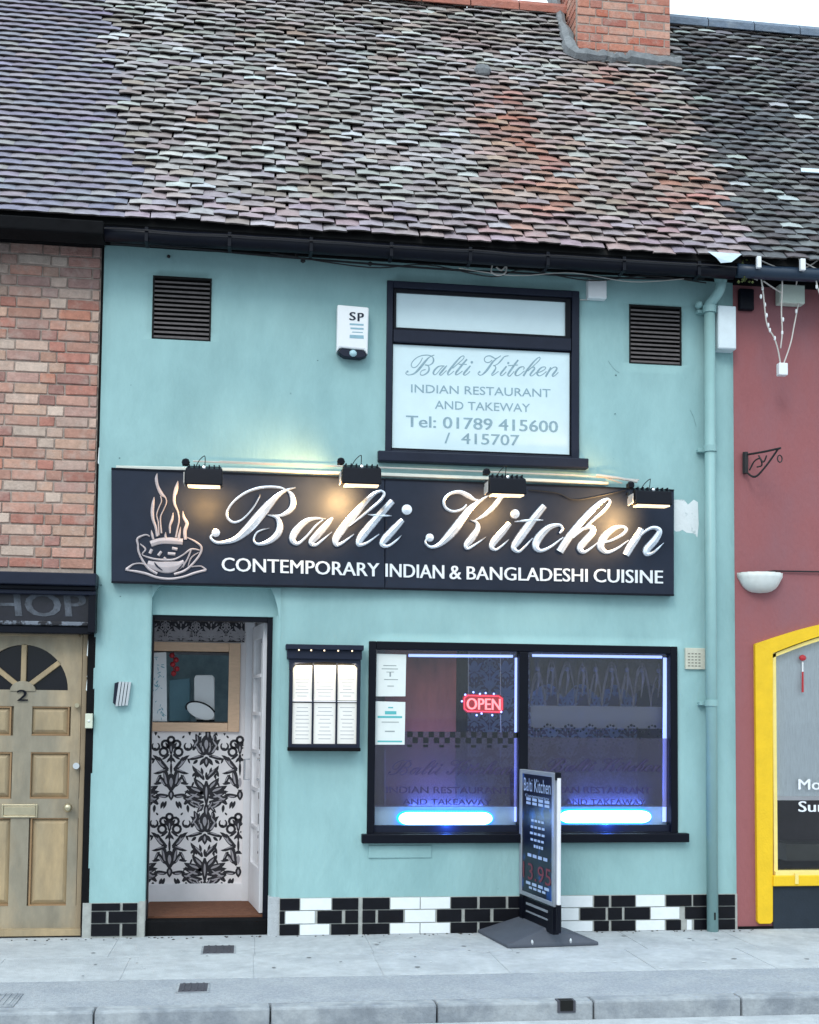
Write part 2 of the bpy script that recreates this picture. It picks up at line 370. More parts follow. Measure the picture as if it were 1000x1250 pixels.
# ------------------------------------------------------------------ key lines
XL = P(117, 715).x; XR = P(897, 740).x              # edges of the teal facade
EY = -.30                                           # front of the eaves
_e0, _e1 = P(4, 263, EY), P(900, 319, EY)
def ze(x): return _e0.z+(_e1.z-_e0.z)*(x-_e0.x)/(_e1.x-_e0.x)
TH = rad(54); GA = .082
def RP(px, py):                                     # photo point on the roof plane
    lo, hi = EY, 9.0
    for _ in range(40):
        m_ = (lo+hi)/2; p = P(px, py, m_)
        if p.z > ze(p.x)+(m_-EY)*math.tan(TH): lo = m_
        else: hi = m_
    return P(px, py, lo)
RIDGE = RP(900, 38); SR = (RIDGE.y-EY)/math.cos(TH)  # slope length to the ridge
XW0, XW1 = -5.2, 5.6                                # how far the terrace is built

# ------------------------------------------------------------------ ground
kerb_f = G(500, 1227, GZ).y; tar_y = G(500, 1190, GZ).y; kerb_b = kerb_f+.12
ROADZ = GZ-.10
g = MB().add([(-600, -600, ROADZ-.004), (600, -600, ROADZ-.004), (600, 600, ROADZ-.004), (-600, 600, ROADZ-.004)], [(0, 1, 2, 3)])
mesh('ground', g, m_road, kind='structure')
g = MB().add([(-60, kerb_f-7.0, ROADZ), (60, kerb_f-7.0, ROADZ), (60, kerb_f+.01, ROADZ), (-60, kerb_f+.01, ROADZ)], [(0, 1, 2, 3)])
mesh('road', g, m_road, kind='structure')
mesh('verge_kerb_line', MB().box(-60, 60, kerb_f-.32, kerb_f-.002, ROADZ, ROADZ+.006), m_concrete, kind='structure').name = 'gutter_channel'
mesh('tarmac_strip', MB().box(-30, 30, kerb_b, tar_y, GZ-.2, GZ-.002), m_tarmac, kind='structure')
pv = empty('pavement', (0, (tar_y)/2, GZ), kind='structure')
mesh('bedding', MB().box(-30, 30, tar_y, 1.0, GZ-.2, GZ-.0035), m_concrete, pv)
sx = XW0
slabm = MB().box(-.372, .372, -.3, .3, -.05, 0)
y_s = [tar_y+.004, (tar_y)/2+.0, -.001]
k = 0
for r_ in range(2):
    x = XW0+(.31 if r_ else 0)
    while x < XW1:
        wd = random.choice([.75, .75, .9]); dz = random.uniform(-.0008, .0008)
        a = MB().box(x+.002, x+wd-.002, y_s[r_]+.002, y_s[r_+1]-.002, GZ-.05, GZ+dz)
        mesh('paving_slab', a, m_concrete, pv, bevel=.0015); x += wd
kb = empty('kerb', (0, kerb_f, GZ), kind='structure')
jx = [G(118, 1235, GZ-.03).x, G(330, 1235, GZ-.03).x, G(535, 1235, GZ-.03).x, G(732, 1235, GZ-.03).x, G(922, 1235, GZ-.03).x]
jx = [jx[0]-2.64, jx[0]-1.76, jx[0]-.88]+jx+[jx[-1]+.88, jx[-1]+1.76, jx[-1]+2.64]
for a, b in zip(jx, jx[1:]):
    mesh('kerb_stone', MB().box(a+.004, b-.004, kerb_f+random.uniform(-.003, .003), kerb_b-.004, ROADZ-.1, GZ+random.uniform(0, .004)), m_kerb, kb, bevel=.012)
def cover(x0, y0, x1, y1, label, m=m_grate):
    a, b = G(x0, (y0+y1)/2, GZ), G(x1, (y0+y1)/2, GZ); f = G((x0+x1)/2, y1, GZ).y; bk = G((x0+x1)/2, y0, GZ).y
    t = empty('utility_cover', ((a.x+b.x)/2, (f+bk)/2, GZ), label, 'utility cover')
    mesh('frame', MB().box(a.x, b.x, f, bk, GZ-.03, GZ+.004), m_kerb, t)
    mesh('lid', MB().box(a.x+.012, b.x-.012, f+.012, bk-.012, GZ-.02, GZ+.007), m, t, bevel=.002)
    for i in range(4):
        xx = a.x+(b.x-a.x)*(i+1)/5; mesh('rib', MB().box(xx-.006, xx+.006, f+.02, bk-.02, GZ, GZ+.011), m, t)
cover(246, 1155, 288, 1165, 'small dark iron cover in the pale paving in front of the open doorway')
cover(216, 1201, 256, 1212, 'small dark iron cover set in the rough tarmac strip near the kerb')
cover(-14, 1214, 22, 1230, 'pale stopcock cover in the tarmac at the left edge of the photo', m_kerb)
a, b = G(688, 1228, GZ), G(706, 1228, GZ)
t = empty('kerb_drain', (a.x, kerb_f, GZ), 'small dark drain hole in the kerb edge below the pavement sign', 'drain')
mesh('drain_frame', MB().box(a.x-.01, b.x+.01, kerb_f-.008, kerb_f+.055, GZ-.055, GZ+.006), m_grate, t)
mesh('drain_mouth', MB().box(a.x+.004, b.x-.004, kerb_f-.012, kerb_f+.04, GZ-.045, GZ+.009), m_vback, t)

gm_ = MB(); gl_ = MB()
for _ in range(70):
    gx_, gy_ = random.uniform(-3.2, 3.6), random.uniform(tar_y+.02, -.12); r_ = random.uniform(.006, .018); t0_ = random.random()*6
    n_ = 7; (gm_ if random.random() < .6 else gl_).add([(gx_+r_*random.uniform(.7, 1.2)*math.cos(i/n_*6.283), gy_+r_*random.uniform(.7, 1.2)*math.sin(i/n_*6.283), GZ+.003) for i in range(n_)]+[(gx_, gy_, GZ+.0045)], [(i, (i+1) % n_, n_) for i in range(n_)])
mesh('gum_spots', gm_, mat('grey_gum', (.2, .21, .22), .8), pv, kind='stuff'); mesh('gum_spots', gl_, mat('pale_gum', (.55, .57, .58), .8), pv, kind='stuff')
gr_ = MB()
for _ in range(120):
    gx_ = random.uniform(-3.2, 3.6); gy_ = -abs(random.gauss(0, .035))-.03; gr_.ball((gx_, gy_, GZ+.003), random.uniform(.003, .009), 5, (1.5, 1, .6))
mesh('grit', gr_, mat('dark_grit', (.07, .065, .06), .95, var=.4), pv, kind='stuff')

# ------------------------------------------------------------------ buildings (roots)
teal_b = empty('teal_restaurant', ((XL+XR)/2, 0, GZ), 'teal rendered two storey restaurant with black framed windows and a mossy pale tiled roof', 'building')
brick_b = empty('brick_house', (XL-1.5, 0, GZ), 'red brick house on the left with pine front door and lavender grey tiled roof', 'building')
mar_b = empty('maroon_shop', (XR+1.5, 0, GZ), 'maroon rendered shop on the right with yellow arched window under a dark tiled roof', 'building')

# ------------------------------------------------------------------ teal facade
dz_t = P(260, 716).z; door_x0, door_x1 = P(181, 930).x, P(340, 930).x
sw = rc(450, 787, 826, 1020); uw = rc(472, 350, 706, 560)
v1 = rc(186, 338, 258, 415); v2 = rc(768, 373, 832, 445)
PLZ = P(600, 1094).z
wl = grid_wall(XL, XR, GZ-.1, ze(XL)+.2, [(door_x0, door_x1, GZ-.2, dz_t), (sw[0], sw[1], sw[2], sw[3]), (uw[0], uw[1], uw[2], uw[3]), v1, v2], amp=.011, depth=.16)
mesh('wall', wl, m_teal, teal_b, smooth=False)
for o in [bpy.data.objects['wall']]:
    for p in o.data.polygons: p.use_smooth = abs(p.normal.y) > .7
# doorway lintel, splayed jambs and rounded upper corners
lint = MB().box(door_x0-.05, door_x1+.02, .075, .16, P(260, 752, .08).z, dz_t+.1)
mesh('lintel', lint, m_teal, teal_b, bevel=.004)
def cornerfill(px0, px1, flip):
    pts = []
    for i in range(9):
        t = i/8*math.pi/2
        x = px0+(px1-px0)*(1-math.sin(t)); y = 754-(754-714)*(1-math.cos(t))
        pts.append((x, y))
    pts = pts+[(px0, 714)] if True else pts
    q = [P(a_, b_, .001) for a_, b_ in pts]; q = [(p.x, p.z) for p in q]
    return MB().prism(q if flip else q[::-1], .001, .08)
pts = lambda L_: [(P(a_, b_, .002).x, P(a_, b_, .002).z) for a_, b_ in L_]
mesh('corner_fillet', MB().prism(pts([(180, 714), (180, 754), (182, 742), (185, 731), (190, 721), (196, 714)]), .002, .078), m_teal, teal_b)
mesh('corner_fillet', MB().prism(pts([(347, 714), (327, 714), (332, 720), (336, 730), (339, 742), (341, 756), (347, 756)]), .003, .078), m_teal, teal_b)
jx1 = P(330, 930, .1).x
jam = MB()
prof = [(door_x1+.005, .0)]+[(door_x1-(door_x1-jx1)*math.sin(i/6*math.pi/2), .004+.11*(1-math.cos(i/6*math.pi/2))) for i in range(7)]+[(jx1, .3), (door_x1+.005, .3)]
n = len(prof); zt, zb = P(335, 752, .05).z, GZ-.1
jam.add([(x_, y_, zb) for x_, y_ in prof]+[(x_, y_, zt) for x_, y_ in prof], [(i, (i+1) % n, (i+1) % n+n, i+n) for i in range(n)]+[tuple(range(n)), tuple(range(2*n-1, n-1, -1))])
mesh('door_jamb', jam, m_teal, teal_b, smooth=False)

# door frame
fz = P(255, 752, .1).z; dxl = P(180, 940, .1).x
df = empty('door_frame', ((dxl+jx1)/2, .12, GZ), parent=teal_b)
SZ = GZ+.10
fr_m = MB().box(dxl-.05, dxl+.022, .085, .17, GZ, fz).box(jx1-.036, jx1+.004, .09, .17, GZ, fz).box(dxl+.022, jx1-.036, .088, .17, P(255, 758, .09).z, fz+.01)
mesh('post', fr_m, m_black, df, bevel=.003)
mesh('threshold', MB().box(dxl-.04, jx1-.004, .045, .17, GZ-.02, SZ), m_soot, teal_b, bevel=.01)
# vestibule
VB = .86                                            # depth of its back wall
zc = P(255, 740, .1).z
m_vest = m_paperw
vb_x0, vb_x1 = P(150, 930, VB).x, P(345, 930, VB).x
PB = lambda px, py, y=VB: P(px, py, y)
hz = rc(184, 796, 279, 881, VB-.02)
vw = MB()
def wallhole(mb, x0, x1, z0, z1, h, y, d):
    mb.box(x0, h[0], y, y+d, z0, z1).box(h[1], x1, y, y+d, z0, z1).box(h[0], h[1], y, y+d, z0, h[2]).box(h[0], h[1], y, y+d, h[3], z1)
hx0, hx1, hz0, hz1 = P(170, 838, VB).x, P(279, 838, VB).x, P(230, 881, VB).z, P(230, 796, VB).z
wallhole(vw, vb_x0-.2, vb_x1+.1, GZ, zc, (hx0, hx1, hz0, hz1), VB, .06)
vest = empty('vestibule', ((vb_x0+vb_x1)/2, .5, GZ), parent=teal_b)
mesh('back_wall', vw, m_paperw, vest)
mesh('side_wall', MB().box(dxl-.10, dxl-.04, .17, VB, GZ, zc), m_paperw, vest)
mesh('side_wall', MB().box(jx1+.012, jx1+.06, .17, VB, GZ, zc), m_wpaint, vest)
mesh('ceiling', MB().box(dxl-.1, jx1+.06, .17, VB+.06, zc, zc+.05), m_white, vest)
mesh('floor', MB().box(dxl-.04, jx1+.012, .17, VB, GZ-.02, SZ-.006), m_soot, vest)
mesh('doormat', MB().box(dxl-.02, jx1-.03, .15, VB-.04, SZ-.006, SZ+.012), m_mat, vest)
bpy.data.objects['doormat'].name = 'floor_matting'
sk = rc(170, 1080, 303, 1103, VB-.02)
mesh('skirting', MB().box(vb_x0, P(303, 1090, VB).x, VB-.02, VB-.001, SZ, P(240, 1079, VB-.02).z), m_wpaint, vest, bevel=.004)
mesh('white_post', MB().box(P(298, 930, VB-.03).x, P(309, 930, VB-.03).x, VB-.05, VB+.02, SZ, zc), m_wpaint, vest, bevel=.004)
# dark wallpaper band above the hatch
a = rc(160, 750, 299, 783, VB-.003); mesh('dark_wallpaper_band', MB().box(a[0], a[1], VB-.003, VB-.0005, a[2], zc), m_paperk, vest)
# damask print: one cell of leaf shapes repeated over the wall
HEARTS = []
def leaf(mb, x, y, l, w_, ang, fn, bend=0.0, n=6, heart=True):
    if heart and l > 11 and w_ > 4.5: HEARTS.append((x+.22*l*math.cos(ang), y+.22*l*math.sin(ang), l*.5, w_*.34, ang, bend))
    ca, sa = math.cos(ang), math.sin(ang); L_ = []; R_ = []
    for i in range(n+1):
        t = i/n; ww = w_*math.sin(math.pi*min(1, t*.93+.07))**.8*.5*(1-.25*t); off = bend*l*math.sin(t*math.pi/2)**2
        a_, b_ = t*l, off
        for S, sg in ((L_, 1), (R_, -1)):
            u_, v_ = a_, b_+sg*ww; S.append((x+u_*ca-v_*sa, y+u_*sa+v_*ca))
    o = len(mb.v); 
    lift = (len(mb.f)//n % 17)*4e-5
    for p_ in L_+R_: q_ = fn(*p_); mb.v.append((q_.x, q_.y-lift, q_.z))
    for i in range(n): mb.f.append((o+i, o+i+1, o+n+1+i+1, o+n+1+i))
def ringp(mb, x, y, r, w_, fn, a0=0, a1=360, n=10):
    o = len(mb.v)
    for i in range(n+1):
        t = rad(a0+(a1-a0)*i/n); tap = 1 if a1-a0 >= 360 else (.35+.65*math.sin(math.pi*i/n))
        for q in (r-w_*tap/2, r+w_*tap/2): mb.v.append(tuple(fn(x+q*math.cos(t), y+q*math.sin(t))))
    for i in range(n): mb.f.append((o+2*i, o+2*i+1, o+2*i+3, o+2*i+2))
def symf(mb, x, y, s, fn):
    def sym(dx, dy, l, w_, a_, bend=0):
        leaf(mb, x+dx*s, y+dy*s, l*s, w_*s, rad(a_), fn, bend); leaf(mb, x-dx*s, y+dy*s, l*s, w_*s, rad(180-a_), fn, -bend)
    return sym
def damask(mb, x, y, s, fn):
    """crest motif: looped palmette, winged leaves, diamond bulb, garland; y grows downwards"""
    sym = symf(mb, x, y, s, fn); L_ = lambda dy, l, w_, a_=90: leaf(mb, x, y+dy*s, l*s, w_*s, rad(a_), fn)
    for dx, dy, r in ((0, -14, 3.6), (-6.5, -9, 4.2), (6.5, -9, 4.2), (-8.5, 0, 4.6), (8.5, 0, 4.6)): ringp(mb, x+dx*s, y+dy*s, r*s, 2.9*s, fn)
    L_(-10, 14, 5.5); sym(1, -3, 10, 4, -55); sym(2, 3, 10, 4, 15, .3); L_(2, 12, 4); sym(0, 6, 8, 3.5, 50)
    sym(13, -16, 4, 2.5, -50); sym(17, -4, 4, 2.5, 0); sym(15, 6, 4, 2.5, 40)
    sym(3, 20, 24, 7.5, -28, -.25); sym(3, 21, 17, 5, -8, .35); sym(9, 18, 13, 5, -52, -.3); L_(12, 16, 3.2)
    L_(25, 22, 13); sym(2, 42, 27, 8, -62, -.22); sym(4, 40, 17, 5, -35, -.3); sym(11, 36, 9, 4, -15, .3); L_(44, 12, 8)
    sym(3, 50, 15, 6, 18, -.3); sym(14, 52, 15, 7, 28, -.35); sym(25, 58, 14, 6.5, 52, -.3); sym(9, 57, 9, 4, 70); sym(19, 61, 9, 4, 85); sym(30, 70, 9, 4, 88)
def damask2(mb, x, y, s, fn):
    """lily motif under a dark drop with curling scrolls"""
    sym = symf(mb, x, y, s, fn); L_ = lambda dy, l, w_, a_=90: leaf(mb, x, y+dy*s, l*s, w_*s, rad(a_), fn)
    L_(-64, 22, 15); sym(1, -42, 16, 7, -60, -.2); sym(2, -42, 22, 8, -32, -.35); sym(3, -40, 18, 5, -8, .3)
    ringp(mb, x+21*s, y-52*s, 4.2*s, 3*s, fn, -60, 230); ringp(mb, x-21*s, y-52*s, 4.2*s, 3*s, fn, -50, 240)
    sym(4, -66, 16, 6, -78, .25); sym(11, -70, 12, 6, -60, .3); L_(-40, 13, 8); sym(2, -38, 10, 5, 55); sym(10, -36, 7, 4, 40)
    L_(-22, 9, 3.5); sym(4, -20, 8, 3.5, -75); sym(9, -16, 6, 3, -60)
    L_(-12, 30, 8); sym(2, 0, 20, 8.5, -60, .15); sym(3, 3, 23, 9, -33, .15); sym(3, 7, 23, 8.5, -6, -.2); sym(3, 12, 21, 7, 14, -.45); sym(3, 15, 13, 5, 50)
    L_(14, 18, 7); sym(1, 22, 12, 4, 72)
def wallfn(y, e=.0018):
    def f(px, py): p = P(px, py, y); return Vector((p.x, y-e, p.z))
    return f
def clip_mesh(mb, x0, x1, z0, z1):
    keep = [f for f in mb.f if all(x0 <= mb.v[i][0] <= x1 and z0 <= mb.v[i][2] <= z1 for i in f)]
    mb.f = keep
    return mb
pm = MB(); fn = wallfn(VB)
for j in range(-1, 3):
    for i in range(-1, 3):
        damask(pm, 209+i*84-j*2, 918+j*94, 1.06, fn); damask2(pm, 252+i*84-j*2, 966+j*94, 1.06, fn)
        for (dx, dy) in ((0, 0),):
            X_, Y_ = 209+i*84-j*2, 918+j*94
            for sg_ in (1, -1):
                for k_ in range(5):      # beaded ogee outline between the motifs
                    a_ = k_/4; leaf(pm, X_+sg_*(20+10*math.sin(a_*3.1)), Y_+8+a_*38, 7, 3, rad(90-sg_*(40-60*a_)), fn, .2*sg_)
                leaf(pm, X_+sg_*30, Y_-22, 13, 5, rad(90-sg_*30), fn, .3*sg_); leaf(pm, X_+sg_*38, Y_-14, 12, 5, rad(90+sg_*25), fn, -.3*sg_)
                leaf(pm, X_+sg_*16, Y_+64, 30, 8, rad(-90+sg_*38), fn, .28*sg_); leaf(pm, X_+sg_*40, Y_+34, 22, 7, rad(-90-sg_*22), fn, -.3*sg_); leaf(pm, X_+sg_*27, Y_-2, 20, 7, rad(-90+sg_*15), fn, .25*sg_); leaf(pm, X_+sg_*12, Y_+28, 14, 5, rad(90-sg_*50), fn, .3*sg_)
                leaf(pm, X_+sg_*6, Y_+60, 10, 4, rad(90-sg_*20), fn); leaf(pm, X_+sg_*26, Y_+30, 9, 4, rad(-90+sg_*30), fn, .2)
zz = P(240, 893, VB).z
clip_mesh(pm, vb_x0, P(298, 930, VB).x, P(240, 1080, VB).z, zz)
mesh('wallpaper_print', pm, m_paperk, vest)
hm2 = MB()
for q_ in HEARTS: leaf(hm2, *q_[:5], wallfn(VB-.0012), q_[5], 6, False)
clip_mesh(hm2, vb_x0, P(298, 930, VB).x, P(240, 1080, VB).z, zz)
mesh('wallpaper_grey_print', hm2, mat('wallpaper_grey_ink', (.36, .34, .37), .6), vest)
pm = MB(); fn = wallfn(VB-.003)
for i in range(4):
    damask2(pm, 184+i*37, 774, .62, fn); damask(pm, 202+i*37, 766, .42, fn)
clip_mesh(pm, vb_x0, P(298, 930, VB).x, P(240, 784, VB).z, zc-.01)
mesh('dark_wallpaper_print', pm, m_papers, vest)
# hatch
ht = empty('serving_hatch', ((hx0+hx1)/2, VB, hz0), parent=teal_b)
fo = [P(165, 838, VB-.03).x, P(293, 838, VB-.03).x, P(230, 893, VB-.03).z, P(230, 784, VB-.03).z]
fi = [P(165, 838, VB-.03).x, P(279, 838, VB-.03).x, P(230, 882, VB-.03).z, P(230, 795, VB-.03).z]
mesh('frame', MB().box(fi[1], fo[1], VB-.03, VB-.001, fo[2], fo[3]).box(fo[0], fi[1]-.001, VB-.028, VB-.001, fo[2], fi[2]).box(fo[0], fi[1]-.001, VB-.028, VB-.001, fi[3], fo[3]), m_wood, ht, bevel=.003)
mesh('lining', MB().box(hx1, hx1+.02, VB, VB+.45, hz0, hz1).box(hx0, hx1, VB, VB+.45, hz0-.02, hz0).box(hx0, hx1, VB, VB+.45, hz1, hz1+.02), m_papers, ht)
mesh('kitchen_wall', MB().box(hx0-.6, hx1+.3, VB+.8, VB+.83, hz0-.4, hz1+.4), mat('blue_grey_wall', (.2, .29, .33), .7, var=.35, vscale=7), ht)
def thin(name, label, cat, pts_, y, th, m, bevel=.0):
    o = mesh(name, MB().ppx(pts_, y, y+th), m, None, bevel=bevel); return tag(o, label, cat)
HY = VB+.012
thin('paper_notice', 'pale blue patterned notice in the left side of the serving hatch', 'notice', [(181, 881), (204, 881), (203, 796), (181, 797)], HY, .004, m_white)
nm_ = MB()
for _ in range(40):
    a_, b_ = random.uniform(184, 201), random.uniform(800, 878); leaf(nm_, a_, b_, random.uniform(2, 6), random.uniform(.8, 1.8), random.uniform(0, 6), wallfn(HY, .001), 0, 4, False)
mesh('notice_pattern', nm_, mat('teal_speckle', (.2, .42, .5), .6), bpy.data.objects['paper_notice'], kind='stuff')
t = empty('hanging_ornament', P(212, 824, HY+.05), 'red beaded ornament hanging in the serving hatch behind the door', 'ornament')
o_m = MB(); 
for i in range(5): o_m.ball(P(210+((i*5) % 9), 800+i*5.5, HY+.06), .022, 8)
mesh('bead', o_m, m_redp, t, smooth=True)
mesh('cord', MB().tube([P(212, 795, HY+.06), P(212, 826, HY+.06)], .003, 5), m_redp, t)
t = empty('order_screen', P(249, 881, HY+.12), 'white rounded screen standing upright in the serving hatch', 'screen')
mesh('casing', MB().ppx([(237, 872), (237, 828), (239, 824), (259, 824), (262, 827), (262, 880), (240, 880)], HY+.12, HY+.15), m_white, t, bevel=.006)
mesh('foot', MB().box(P(240, 881, HY+.12).x, P(262, 881, HY+.12).x, HY+.08, HY+.2, hz0+.001, hz0+.016), m_black, t)
t = empty('steel_plate', P(246, 870, HY+.04), 'round pale plate with dark rim leaning in front of the white hatch screen', 'plate')
c_ = P(245, 868, HY+.05); d_m = MB(); ring = MB()
n = 20; d_m.prism([(c_.x+.105*math.cos(i/n*6.283), c_.z+.062*math.sin(i/n*6.283)-.3*.1*math.cos(i/n*6.283)) for i in range(n)], c_.y, c_.y+.012)
mesh('dish', d_m, m_white, t, bevel=.004)
mesh('rim', MB().tube([(c_.x+.11*math.cos(i/n*3.14+.3), c_.y-.004, c_.z+.066*math.sin(i/n*3.14+.3)-.03*math.cos(i/n*3.14+.3)) for i in range(n+1)], .006, 6), m_black, t)
thin('teal_box', 'small blue grey carton standing in the serving hatch beside the red ornament', 'box', [(207, 880), (232, 880), (232, 828), (207, 830)], HY+.22, .1, mat('blue_grey_card', (.14, .27, .33), .7), .003)
# glazed inner door, folded back against the right side
hp, fp = Vector((jx1-.04, .19, 0)), Vector((P(309, 930, VB-.06).x, VB-.10, 0))
dl = empty('inner_door', (hp.x, hp.y, SZ), parent=teal_b)
dv = (fp-hp); DL = dv.length; du = dv.normalized(); dn = Vector((-du.y, du.x, 0))
zt_ = fz-.03; zb_ = SZ+.02
def dbox(mb, s0, s1, z0, z1, t0, t1):
    a = [hp+du*s0+dn*t0, hp+du*s1+dn*t0, hp+du*s1+dn*t1, hp+du*s0+dn*t1]
    return mb.add([(p.x, p.y, z0) for p in a]+[(p.x, p.y, z1) for p in a], [(0, 1, 2, 3), (7, 6, 5, 4), (0, 4, 5, 1), (1, 5, 6, 2), (2, 6, 7, 3), (3, 7, 4, 0)])
dm = MB(); dbox(dm, 0, .09, zb_, zt_, -.02, .02); dbox(dm, DL-.09, DL, zb_, zt_, -.02, .02); dbox(dm, .09, DL-.09, zt_-.1, zt_, -.019, .019); dbox(dm, .09, DL-.09, zb_, zb_+.3, -.019, .019)
mesh('leaf', dm, m_wpaint, dl, bevel=.003)
for i in range(1, 6):
    z = zb_+.3+(zt_-.1-zb_-.3)*i/6; b_ = MB(); dbox(b_, .09, DL-.09, z-.012, z+.012, -.024, .024); mesh('glazing_bar', b_, m_wpaint, dl)
gp = MB(); dbox(gp, .09, DL-.09, zb_+.3, zt_-.1, -.003, .003); mesh('pane', gp, glass, dl)
hb = MB(); q = hp+du*(DL-.05)+dn*.03; hb.tube([q+Vector((0, 0, zb_+.9)), q+dn*.04+Vector((0, 0, zb_+.9)), q+dn*.04+Vector((0, 0, zb_+1.05)), q+Vector((0, 0, zb_+1.05))], .008, 6)
mesh('handle', hb, m_chrome, dl)

# plinth tiles
pl = empty('tiled_plinth', ((XL+XR)/2, 0, GZ), parent=teal_b)
plin_x1 = XR
RH = [P(600, y_, -.012).z for y_ in (1094, 1109, 1125, 1140)]
ptop = lambda px: 0
gm = MB().box(P(341, 1117).x, XR, -.012, .02, GZ-.02, RH[0]).box(XL-.03, P(176, 1117).x, -.012, .02, GZ-.02, P(140, 1102, 0).z)
mesh('grout', gm, m_grout, pl)
def ptile(x0, x1, r, m, base=None):
    rr = base or RH; a, b = P(x0, 1117, -.018).x, P(x1, 1117, -.018).x
    z1, z0 = rr[r], rr[r+1]
    mesh('plinth_tile', MB().box(a+.0035, b-.0035, -.02+random.uniform(-.0008, .0008), -.011, max(z0+.0035, GZ+.002), z1-.0035), m, pl, bevel=.0015)
K_, W_ = m_btile, m_wtile
rows = {0: [(341, 366, K_), (366, 405, W_), (405, 438, K_), (442, 476, K_), (476, 513, W_), (513, 550, W_), (550, 583, K_), (585, 618, K_), (620, 652, K_), (654, 680, K_), (680, 724, W_), (725, 744, K_), (746, 776, K_), (776, 812, W_), (813, 845, K_), (846, 866, K_), (868, 898, K_)],
        1: [(341, 348, K_), (348, 385, W_), (387, 418, K_), (421, 438, K_), (442, 459, K_), (461, 493, K_), (494, 532, W_), (533, 564, K_), (567, 599, K_), (602, 636, K_), (638, 672, W_), (672, 707, W_), (708, 740, K_), (742, 760, K_), (762, 794, K_), (794, 830, W_), (836, 866, K_), (868, 898, K_)],
        2: [(341, 366, K_), (366, 403, W_), (404, 438, K_), (442, 476, K_), (476, 513, W_), (513, 550, W_), (550, 583, K_), (585, 618, K_), (620, 652, K_), (654, 680, K_), (680, 724, W_), (725, 744, K_), (746, 776, K_), (776, 812, W_), (813, 832, K_), (838, 845, W_), (847, 866, K_), (868, 898, K_)]}
for r_, L_ in rows.items():
    for a, b, m in L_: ptile(a, b, r_, m)
RL = [P(140, y_, -.012).z for y_ in (1102, 1112, 1127, 1143)]
for r_, L_ in {0: [(111, 147), (149, 168)], 1: [(111, 130), (132, 168)], 2: [(111, 147), (149, 168)]}.items():
    for a, b in L_: ptile(a, b, r_, K_, RL)
mesh('plinth_end', MB().box(P(170, 1117, 0).x, P(177, 1117, 0).x, -.014, .1, GZ-.02, P(170, 1100, 0).z), m_grout, pl)
mesh('plinth_end', MB().box(P(327, 1117, 0).x, P(341, 1117, 0).x, -.002, .1, GZ-.02, P(335, 1095, 0).z), m_concrete, pl)

# ------------------------------------------------------------------ windows
def rect_frame(mb, o, w_, y0, y1):
    x0, x1, z0, z1 = o; l, r, b, t_ = w_
    mb.box(x0, x0+l, y0, y1, z0, z1).box(x1-r, x1, y0, y1, z0, z1).box(x0+l, x1-r, y0, y1, z1-t_, z1).box(x0+l, x1-r, y0, y1, z0, z0+b)
px = 1/177.
# upper window
upw = empty('upper_window', ((uw[0]+uw[1])/2, .03, uw[2]), parent=teal_b)
f = MB(); rect_frame(f, (uw[0]-.005, uw[1]+.005, uw[2]-.01, uw[3]+.005), (.045, .055, .05, .05), -.012, .09)
zt1, zt0 = P(588, 408).z, P(588, 423).z
f.box(uw[0]+.045, uw[1]-.055, -.012, .09, zt0, zt1)
mesh('frame', f, m_navy, upw, bevel=.005)
f = MB(); rect_frame(f, (uw[0]+.045, uw[1]-.055, zt1, uw[3]-.05), (.02, .04, .02, .025), .0, .06); rect_frame(f, (uw[0]+.041, uw[1]-.051, uw[2]+.038, zt0), (.006, .01, .02, .01), .012, .06)
mesh('casement', f, m_black, upw, bevel=.003)
mesh('top_film', MB().box(uw[0]+.045, uw[1]-.06, .017, .021, zt1, uw[3]-.05), m_film, upw)
mesh('bottom_film', MB().box(uw[0]+.045, uw[1]-.06, .017, .021, uw[2]+.04, zt0), m_film, upw)
mesh('pane', MB().box(uw[0]+.045, uw[1]-.06, .023, .027, uw[2]+.04, uw[3]-.05), glass, upw)
s1 = rc(462, 553, 719, 567, -.07)
mesh('sill', MB().add([(s1[0], -.07, s1[2]), (s1[1], -.07, s1[2]), (s1[1], -.07, s1[3]-.01), (s1[0], -.07, s1[3]-.01), (s1[0], .05, s1[2]), (s1[1], .05, s1[2]), (s1[1], .05, s1[3]+.012), (s1[0], .05, s1[3]+.012)],
     [(0, 1, 2, 3), (5, 4, 7, 6), (4, 0, 3, 7), (1, 5, 6, 2), (3, 2, 6, 7), (4, 5, 1, 0)]), m_navy, upw, bevel=.008)

